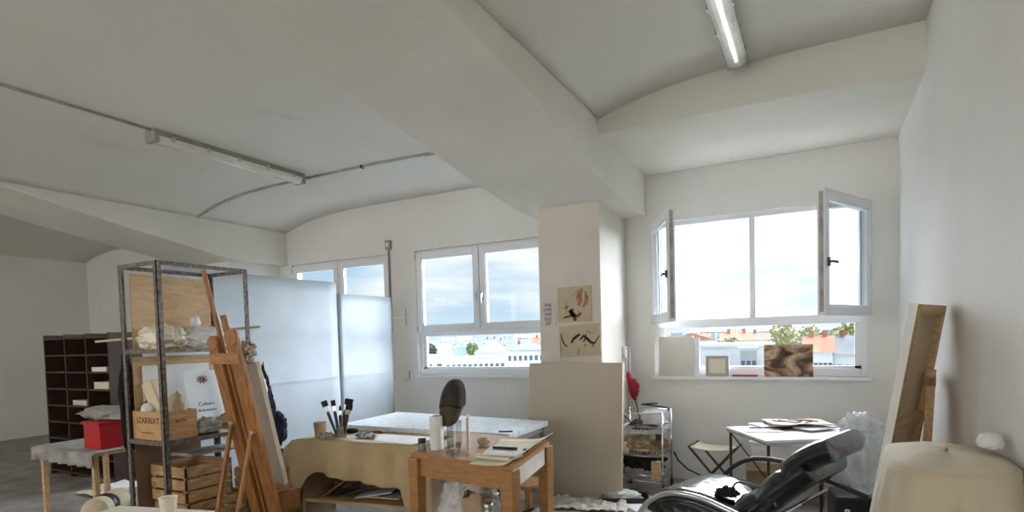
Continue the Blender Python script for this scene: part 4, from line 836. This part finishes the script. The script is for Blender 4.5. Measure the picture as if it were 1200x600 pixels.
tag(MB().blob((0, 0, .03), (.10, .09, .035), .9, 3, 83, 4).build('black_garment', BLKC, loc=onZ(893, 592, .50)), 'black garment bunched against the lounge backrest', 'garment')

# ================================================================ METAL RACK
RX0, RX1, RY0, RY1, RH = -4.40, -3.95, 2.37, 3.08, 2.10
t = thing('storage_rack', 'rusty grey metal storage rack at the left', 'rack', (RX0, RY0, 0)); w, d = RX1-RX0, RY1-RY0
for x in (0, w):
    for y in (0, d):
        sx = 1 if x == 0 else -1; sy = 1 if y == 0 else -1
        b = MB(); b.b2((x, y, 0), (x+sx*.036, y+sy*.005, RH)); b.b2((x, y, 0), (x+sx*.005, y+sy*.036, RH)); b.build('post', RUST, t)
for z in (.83, 1.47, RH-.03):
    b = MB(); b.b2((0, .001, z), (w, .006, z+.03)); b.b2((0, d-.006, z), (w, d-.001, z+.03)); b.b2((.001, 0, z), (.006, d, z+.03)); b.b2((w-.006, 0, z), (w-.001, d, z+.03)); b.build('shelf_rail', RUST, t)
for z in (.835, 1.475): MB().b2((.006, .006, z), (w-.006, d-.006, z+.022)).build('shelf_board', mat('worn_grey_board', (.33, .30, .26), .7, var=.25, vscale=8) if z < 1 else PINE, t)
MB().b2((.006, .006, .12), (w-.006, d-.006, .14)).build('shelf_board', MATS['worn_grey_board'], t)
S1 = 1.50; S2 = .86
tag(MB().b2((-.004, 0, 0), (.006, .615, .545), bev=.001).build('plywood_sheet', PLY, loc=(-4.37, 2.43, S1)), 'warm brown plywood sheet standing on the upper rack shelf', 'plywood')
tag(MB().b2((-.004, 0, 0), (.006, .63, .585), bev=.001).build('plywood_sheet', PLY, loc=(-4.37, 2.42, S2)), 'brown plywood sheet at the back of the lower rack shelf', 'plywood')
tag(MB().b2((0, 0, 0), (.38, .008, .66)).build('brown_board', DBROWN and mat('mid_brown_board', (.25, .14, .07), .6, var=.15, vscale=4), loc=(-4.36, 2.62, .145)), 'brown board standing left of the slatted crates', 'board') if False else None
tag(MB().blob((0, 0, .075), (.20, .12, .10), .45, 2.2, 91, 5).build('wrapped_bundle', FILMY, loc=(-4.17, 2.51, S1)), 'yellowish plastic-wrapped bundle at the left of the upper shelf', 'bundle')
tag(MB().blob((0, 0, .065), (.11, .24, .085), .55, 2.5, 92, 5).build('wrapped_bundle', FILMW, loc=(-4.06, 2.83, S1)), 'white plastic-wrapped bundle at the right of the upper shelf', 'bundle')
tag(MB().b2((-.10, -.18, 0), (.10, .20, .035), bev=.004).build('wooden_plank', LINEN2, loc=(-4.24, 2.86, S1+.125)), 'pale wooden plank lying on the white wrapped bundle', 'plank')
tag(MB().blob((0, 0, .03), (.035, .035, .05), .6, 3, 93, 3).build('crumpled_paper', PAPER, loc=(-4.2, 2.80, S1+.16)), 'tiny white paper ball on the pale plank', 'paper ball')
pA = onY(112, 400.5, 2.46); pB = onX(305, 383, -3.9)
tag(MB().tube([pA, pB], .010, 8).build('long_rod', mat('pale_rod', (.60, .46, .30), .6)), 'long thin wooden rod laid across the rack', 'rod')
# wine crate
t = thing('wooden_box', 'pale wooden box with stamped letters on the lower shelf', 'box', (-4.37, 2.40, S2)); w, d, h = .375, .24, .20; b = MB()
for a, c_ in (((0, 0, 0), (w, .01, h)), ((0, d-.01, 0), (w, d, h)), ((0, .01, 0), (.01, d-.01, h)), ((w-.01, .01, 0), (w, d-.01, h)), ((.01, .01, 0), (w-.01, d-.01, .01))): b.b2(a, c_, bev=.001)
bw = b.build('box_walls', mat('light_box_wood', (.56, .33, .15), .6, var=.15, vscale=5, stretch=(2, 2, 12)), t)
text_mesh('stamped_lettering', 'IZARRIXT', .062, mat('stamp_ink', (.12, .05, .02), .8), bw, (w/2, -.001, .115), (R(90), 0, 0), .0008)
text_mesh('stamped_lettering', 'ROTA', .03, MATS['stamp_ink'], bw, (w+.001, d/2, .12), (R(90), 0, R(90)), .0008)
MB().b2((.10, -.001, .045), (.25, 0, .052)).build('stamped_line', MATS['stamp_ink'], bw)
tag(MB().box((0, 0, .0), (.10, .10, .36), (R(0), R(-24), R(10)), bev=.02).build('foam_block', mat('pale_yellow_foam', (.72, .62, .42), .8, var=.05), loc=(-4.22, 2.51, 1.10)), 'pale yellow block leaning out of the stamped box', 'block')
tag(MB().blob((0, 0, .03), (.07, .07, .1), .6, 3, 95, 4).build('red_brown_rag', mat('dark_red_cloth', (.16, .04, .03), .9, var=.4, vscale=16), loc=(-4.31, 2.50, 1.0)), 'dark red rag at the left in the stamped box', 'rag')
tag(MB().blob((0, 0, .04), (.06, .07, .14), .5, 2.5, 96, 4).build('cream_rag', LINEN2, loc=(-4.07, 2.54, 1.0)), 'cream cloth bulging from the right of the stamped box', 'cloth')
tag(MB().blob((0, 0, .02), (.05, .05, .05), .5, 3, 97, 3).build('white_rag', PAPER, loc=(-4.25, 2.45, 1.05)), 'small white rag at the front of the stamped box', 'rag')
tag(MB().b2((0, 0, 0), (.006, .52, .52), bev=.002).build('white_board', PAPER, loc=(-4.355, 2.47, S2), rot=(0, R(1), 0)), 'white board leaning on the brown plywood of the lower shelf', 'board')
t = thing('printed_poster', 'white poster with small flower emblem on the lower shelf', 'poster', (-4.13, 2.68, S2)); po = (0, R(-9), 0)
MB().b2((0, 0, 0), (.005, .29, .47)).build('board', mat('cool_white_card', (.78, .80, .84), .6, var=.02), t, rot=po); bd = t.children[0]
b = MB()
for k in range(9): a = k*.7; b.tube([(.006, .145+.008*math.cos(a), .40+.006*math.sin(a)), (.006, .145+.045*math.cos(a), .40+.03*math.sin(a))], .005, 5)
b.build('flower_emblem', mat('brown_emblem', (.25, .12, .06), .8), bd)
text_mesh('printed_lettering', 'Culture', .042, mat('grey_ink', (.22, .25, .30), .8), bd, (.0055, .15, .20), (R(90), R(0), R(90)), .0008); text_mesh('printed_lettering', 'de la nature', .032, MATS['grey_ink'], bd, (.0055, .15, .155), (R(90), 0, R(90)), .0008)
tag(MB().blob((0, 0, .05), (.07, .09, .06), .9, 3, 98, 4).build('grey_strap', GREYC, loc=(-4.03, 2.74, S2+.01)), 'grey straps heaped right of the stamped box', 'straps')
tag(MB().blob((0, 0, .05), (.08, .10, .07), .7, 3, 99, 4).build('paper_bundle', MATS['kraft_paper'], loc=(-4.07, 2.96, S2+.005)), 'brown paper bundle at the right end of the lower shelf', 'paper')
def overs(u, v): 
    x = -.18+.30*u; return (x, (v-.5)*.22+.05*u, .012-max(0, x)*1.1+.006*math.sin(v*9))
b = MB(); b.grid(overs, 16, 10); tag(b.build('paper_sheet', CREAM, loc=(-4.0, 2.88, S2+.005), solid=.002), 'cream paper folding over the edge of the lower rack shelf', 'paper')
def crate(x, y, z, w, d, h, rz, label):
    t = thing('slatted_crate', label, 'crate', (x, y, z), rz, None)
    for cx_ in (0, w-.025):
        for cy_ in (0, d-.025): MB().b2((cx_+.008, cy_+.008, 0), (cx_+.025, cy_+.025, h)).build('corner_post', CRATEW, t)
    n_ = 3; sh = h/n_
    for i in range(n_):
        z0 = i*sh+.006; z1 = (i+1)*sh-.010
        for a, c_ in (((0, 0, z0), (w, .008, z1)), ((0, d-.008, z0), (w, d, z1)), ((0, .008, z0), (.008, d-.008, z1)), ((w-.008, .008, z0), (w, d-.008, z1))): MB().b2(a, c_, bev=.001).build('slat', CRATEW, t)
    MB().b2((.009, .009, .0), (w-.009, d-.009, .008)).build('crate_bottom', CRATEW, t)
    return t
crate(-4.36, 2.52, .142, .38, .50, .245, 0, 'slatted wooden crate at the bottom of the rack'); crate(-4.355, 2.50, .392, .39, .38, .27, 0, 'slatted wooden crate on top of the stack in the rack')
crate(-4.33, 3.13, .0, .42, .46, .25, R(2), 'slatted wooden crate on the floor behind the rack'); crate(-4.31, 3.15, .252, .40, .43, .25, R(-2), 'slatted crate stacked second behind the rack')
tag(MB().blob((0, 0, .05), (.13, .15, .06), .9, 3, 101, 4).build('dark_cloth', BLKC, loc=(-4.12, 3.36, .505)), 'dark cloth on the crate behind the rack', 'cloth')
tag(MB().b2((0, 0, 0), (.30, .40, .022)).build('grey_board', MATS['worn_grey_board'], loc=(-4.30, 2.62, .70), rot=(0, R(-3), R(-6))), 'grey board lying on the top crate in the rack', 'board')

# ================================================================ EASEL
ex0, ex1 = -3.70, -3.50
def ey(z): return 2.94-.225*z
t = thing('wooden_easel', 'tall reddish wooden easel seen from behind', 'easel', (-3.6, 2.94, 0)); ox, oy = -3.6, 2.94
def ep(x, z, off=0): return Vector((x-ox, ey(z)-oy+off, z))
def lath(name, xc, z0, z1, w, th, m, off=0, rnd=False):
    b = MB(); a = ep(xc, z0, off); c_ = ep(xc, z1, off); b.bar(a, c_, w, th, bev=.006, up=(0, 1, 0))
    if rnd:
        dd = (c_-a).normalized(); M_ = Matrix.Rotation(math.pi/2-.0, 4, 'X'); b.lathe([(w/2, -th/2), (w/2, th/2)], c_, 20, M_)
    return b.build(name, m, t)
# bar(): local x = up cross z -> width along X
lath('upright', ex0, .05, 1.53, .10, .035, EAS, rnd=True); lath('upright', ex1, .05, 1.56, .115, .035, EAS, rnd=True)
lath('mast', -3.66, .5, 2.02, .03, .022, EAS, off=.03); lath('mast', -3.61, .25, 1.72, .05, .02, EAS, off=.055)
lath('centre_rail', -3.60, .15, 1.45, .022, .025, EAS, off=.0)
b = MB(); a, c_ = ep(ex0-.05, 1.42, -.02), ep(ex1+.05, 1.42, -.02); b.bar(a, c_, .02, .075, bev=.003); b.build('cross_rail', EASL, t)
b = MB(); a, c_ = ep(ex0-.05, .18, -.02), ep(ex1+.05, .18, -.02); b.bar(a, c_, .02, .08, bev=.003); b.build('cross_rail', EASL, t)
MB().bar(ep(ex0, .96, -.02), Vector((ex0-ox, -.46, .02)), .028, .02).build('rear_leg', EAS, t)
MB().bar(ep(ex1, .92, -.02), Vector((ex1-ox, -.46, .02)), .028, .02).build('rear_leg', EAS, t)
for x in (ex0, ex1): MB().bar((x-ox, -.42, .03), (x-ox, .38, .03), .05, .045, bev=.005).build('foot', EAS, t)
MB().bar(ep(ex0-.12, .46, .10), ep(ex1+.04, .46, .10), .14, .03, bev=.004).build('canvas_ledge', EAS, t)
MB().b2((ex1-ox-.015, ey(.4)-oy+.01, .28), (ex1-ox+.02, ey(.4)-oy+.24, .42), bev=.004).build('ledge_bracket', EAS, t)
for x, z in ((ex0, .96), (ex1, .90)): MB().lathe([(.012, -.02), (.015, 0), (.012, .02)], ep(x+.02, z, -.03), 10, Matrix.Rotation(math.pi/2, 4, 'X')).build('wing_nut', SILVER, t)
t = thing('easel_canvas', 'canvas standing on the easel seen edge-on', 'canvas', (-3.60, ey(.48)+.115, .482)); tl = math.atan(.225)
MB().b2((-.26, 0, 0), (.128, .022, .93), bev=.002).build('canvas_face', CANVW, t, rot=(tl, 0, 0)); MB().b2((.1285, -.004, 0), (.134, .030, .93)).build('canvas_edge', LINEN2, t, rot=(tl, 0, 0))
tag(MB().blob((0, 0, 0), (.05, .055, .07), 1.2, 3.5, 111, 4, flat=False).build('rag_ball', RAGM, loc=onY(289, 413, 2.68)), 'crumpled stained rag on the easel corner', 'rag')
t = thing('hanging_coat', 'dark navy coat hanging behind the easel canvas', 'coat', onY(317, 487, 3.06))
MB().blob((0, -.02, .05), (.035, .055, .30), .8, 2.6, 113, 5, flat=False, M=Matrix.Rotation(R(9), 4, 'X')).build('coat_body', NAVY, t); MB().blob((.02, .06, -.10), (.04, .055, .12), .8, 3, 114, 4, flat=False).build('sleeve', NAVY, t)
tag(MB().blob((0, 0, 0), (.03, .06, .16), .5, 2.4, 115, 4, flat=False, M=Matrix.Rotation(R(12), 4, 'X')).build('white_cloth', PAPER, loc=onY(303, 452, 2.86)), 'white cloth hanging above the navy coat', 'cloth')

# ================================================================ FOREGROUND LEFT
t = thing('small_white_table', 'corner of a small white table with a paper cup', 'table', (-2.62, 1.36, 0), R(14)); 
MB().b2((-.33, -.30, .715), (.22, .30, .745), bev=.004).build('tabletop', mat('cream_tabletop', (.78, .73, .62), .45, var=.03), t)
for x in (-.28, .17):
    for y in (-.25, .25): MB().b2((x-.02, y-.02, 0), (x+.02, y+.02, .714)).build('leg', WHITE, t)
p = onZ(198, 607, .745); t = thing('paper_cup', 'white paper cup on the small white table', 'cup', (p.x, p.y, .746)); MB().lathe([(.027, 0), (.029, .002), (.037, .09), (.039, .092), (.037, .094), (.034, .09), (.027, .008), (.001, .008)], n=28).build('cup_body', mat('cup_card', (.80, .72, .60), .6, var=.03), t)
pc = onZ(135, 590, .70); t = thing('cardboard_tube', 'fat beige roll with a black band leaning at the bottom left', 'roll', (pc.x-.04, pc.y-.02, .695), R(-40)); MR = (0, R(84), 0)
MB().lathe([(.001, -.24), (.055, -.24), (.06, -.23), (.06, .21), (.055, .22), (.001, .22)], n=28).build('roll_body', LINEN2, t, rot=MR); MB().lathe([(.0615, .0), (.0615, .11)], n=28).build('black_band', BLACK, t, rot=MR)
t = thing('tube_support', 'plain wooden stool under the beige roll', 'stool', (pc.x-.04, pc.y-.02, 0)); MB().b2((-.16, -.16, .60), (.16, .16, .63), bev=.008).build('seat', PINE, t)
for x in (-.13, .13):
    for y in (-.13, .13): MB().b2((x-.017, y-.017, 0), (x+.017, y+.017, .60)).build('leg', PINE, t)
# far left dark pigeonhole unit
t = thing('pigeonhole_shelf', 'dark brown pigeonhole shelving far left', 'shelf', (-8.40, 3.62, 0)); w, d, h = 1.42, .35, 1.70
for x in [0, .47, .93, 1.395]: MB().b2((x, 0, 0), (x+.025, d, h)).build('divider', DBROWN, t)
for i in range(9): MB().b2((.025, 0, i*.20+.04), (w-.03, d, i*.20+.06)).build('shelf', DBROWN, t)
MB().b2((0, d, 0), (w, d+.01, h)).build('back', DBROWN, t)
for (cx_, row, hh_, m_, lb) in ((.97, 6, .05, PAPER, 'white paper stack high in the dark shelving'), (1.0, 5, .08, CREAM, 'cream paper stack in the middle of the dark shelving'), (.97, 3, .07, PAPER, 'white paper stack low in the dark shelving'), (.52, 4, .06, PINKP, 'pinkish paper stack in the second column of dark shelving')):
    tag(MB().b2((0, 0, 0), (.30, .24, hh_), bev=.003).build('paper_stack', m_, loc=(-8.4+cx_+.04, 3.64, row*.20+.061)), lb, 'paper stack')
def low(px, py, Y): return onY(px, py, Y)
t = thing('low_table', 'low table under a fringed grey-white cloth at far left', 'table', (-5.95, 2.95, 0)); MB().b2((-.45, -.30, .60), (.52, .30, .63)).build('tabletop', PINE, t)
for x in (-.4, .46):
    for y in (-.26, .26): MB().b2((x-.02, y-.02, 0), (x+.02, y+.02, .6)).build('leg', PINE, t)
def fr(u, v):
    x = -.48+1.03*u
    if v < .6: return (x, .3-.62*v/.6, .634)
    w = (v-.6)/.4; return (x, -.325-.02*math.sin(x*40)*w, .634-.12*w)
b = MB(); b.grid(fr, 90, 14); tag(b.build('fringed_cloth', GREYC, loc=(-5.95, 2.95, 0), solid=.004), 'grey-white fringed cloth on the low table', 'cloth')
t = thing('red_crate', 'bright red plastic tub standing left of the rack', 'tub', (-5.66, 2.86, .64)); MB().prism([(-.13, -.10, 0), (.13, -.10, 0), (.13, .10, 0), (-.13, .10, 0)], (0, 0, .22)).build('tub_body', RED, t); MB().b2((-.145, -.115, .21), (.145, .115, .235), bev=.006).build('rim', RED, t)
tag(MB().blob((0, 0, .05), (.40, .16, .06), .8, 2.5, 121, 4).build('grey_cloth', GREYC, loc=(-5.75, 2.98, .875)), 'grey cloth heaped over the red tub', 'cloth')
for i, (x, y, lb) in enumerate([(128, 562, 'grey-white paper lowest on the floor left of the rack'), (140, 571, 'crumpled white paper nearest the rack foot'), (124, 578, 'pale paper at the far left floor edge'), (145, 556, 'pale blue-grey paper beside the rack post')]):
    p = onZ(x, y, 0); q = 0.16; sheet('floor_paper', lb, 'paper', [(p.x-q*1.5, p.y-q), (p.x+q*1.5, p.y-q), (p.x+q*1.5, p.y+q), (p.x-q*1.5, p.y+q)], .003, [GREYC, PAPER, CREAM, MATS['cool_white_card']][i], seed=i, amp=.02)
tag(MB().b2((-.012, 0, 0), (0, .5, .68), bev=.001).build('brown_board', mat('mid_brown_board', (.22, .13, .07), .6, var=.15, vscale=4), loc=(-4.385, 2.42, .145)), 'brown board closing the left side of the crate shelf', 'board')
tag(MB().blob((0, 0, 0), (.03, .05, .35), .6, 2, 123, 4, flat=False).build('hanging_cables', BLKC, loc=(-4.46, 2.42, 1.1)), 'dark cables hanging down the left rack post', 'cable')

# ================================================================ ON THE WINDOW SILL
SZ = WZ[0]+.001; SY = 6.085
def sill(px0, px1, ytop, yp, th, m, label, cat='canvas', name='canvas', tilt=-5, off=0):
    a = onY(px0, 441, yp); c_ = onY(px1, 441, yp); tp = onY((px0+px1)/2, ytop, yp); w = c_.x-a.x; h = tp.z-SZ
    t = thing(name, label, cat, ((a.x+c_.x)/2, yp, SZ)); return t, w, h
TL = R(-4)
t, w, h = sill(772, 812, 394, 6.09, .018, CANVW, 'plain beige canvas at the left end of the window sill', name='small_canvas'); MB().b2((-w/2, 0, 0), (w/2, .016, h), bev=.002).build('canvas_face', mat('warm_blank_canvas', (.66, .61, .54), .85, var=.03), t, rot=(TL, 0, 0)); MB().b2((w/2, 0, 0), (w/2+.002, .016, h)).build('canvas_edge', WHITE, t, rot=(TL, 0, 0))
t, w, h = sill(806, 820, 396, 6.115, .018, PAPER, 'white canvas half hidden behind the beige sill canvas', name='small_canvas'); MB().b2((-w/2, 0, 0), (w/2, .014, h), bev=.002).build('canvas_face', PAPER, t, rot=(R(-2), 0, 0))
t, w, h = sill(827, 854, 417, 6.09, .012, PINE, 'small framed cream square on the window sill', 'picture frame', 'picture_frame'); b = MB(); f = w*.14
for a, c_ in (((-w/2, 0, 0), (-w/2+f, .014, h)), ((w/2-f, 0, 0), (w/2, .014, h)), ((-w/2+f, 0, 0), (w/2-f, .014, f)), ((-w/2+f, 0, h-f), (w/2-f, .014, h))): b.b2(a, c_)
b.build('frame', mat('taupe_frame', (.42, .38, .34), .6), t, rot=(TL, 0, 0)); MB().b2((-w/2+f, .004, f), (w/2-f, .012, h-f)).build('picture', mat('cream_picture', (.74, .68, .54), .7, var=.03), t, rot=(TL, 0, 0))
a = onY(858, 441, 6.10); c_ = onY(888, 441, 6.10); t = thing('red_book', 'slim red book lying on the window sill', 'book', ((a.x+c_.x)/2, 6.11, SZ)); w = c_.x-a.x
MB().b2((-w/2, -.03, 0), (w/2, .04, .003)).build('cover', REDC, t); MB().b2((-w/2+.004, -.028, .0032), (w/2-.004, .038, .014)).build('pages', mat('dark_red_pages', (.25, .03, .05), .7), t); MB().b2((-w/2, -.03, .0142), (w/2, .04, .017)).build('cover', mat('pink_cover', (.55, .2, .25), .6), t)
t, w, h = sill(895.5, 953, 403.5, 6.085, .012, None, 'dark brown and cream abstract painting on the window sill', 'painting', 'abstract_painting')
MB().b2((-w/2, 0, 0), (w/2, .014, h), bev=.001).build('painted_face', ramp_mat('abstract_flesh_paint', [(.30, (.02, .018, .014)), (.40, (.10, .06, .035)), (.45, (.28, .17, .09)), (.50, (.46, .27, .19)), (.56, (.58, .46, .33)), (.62, (.42, .24, .10)), (.68, (.10, .09, .05)), (.76, (.5, .4, .28))], scale=4.2, detail=4, dist=.9, stretch=(1, 1, 1.6)), t, rot=(TL, 0, 0)); MB().b2((-w/2-.003, .002, 0), (-w/2, .014, h)).build('canvas_edge', WHITE, t, rot=(TL, 0, 0))
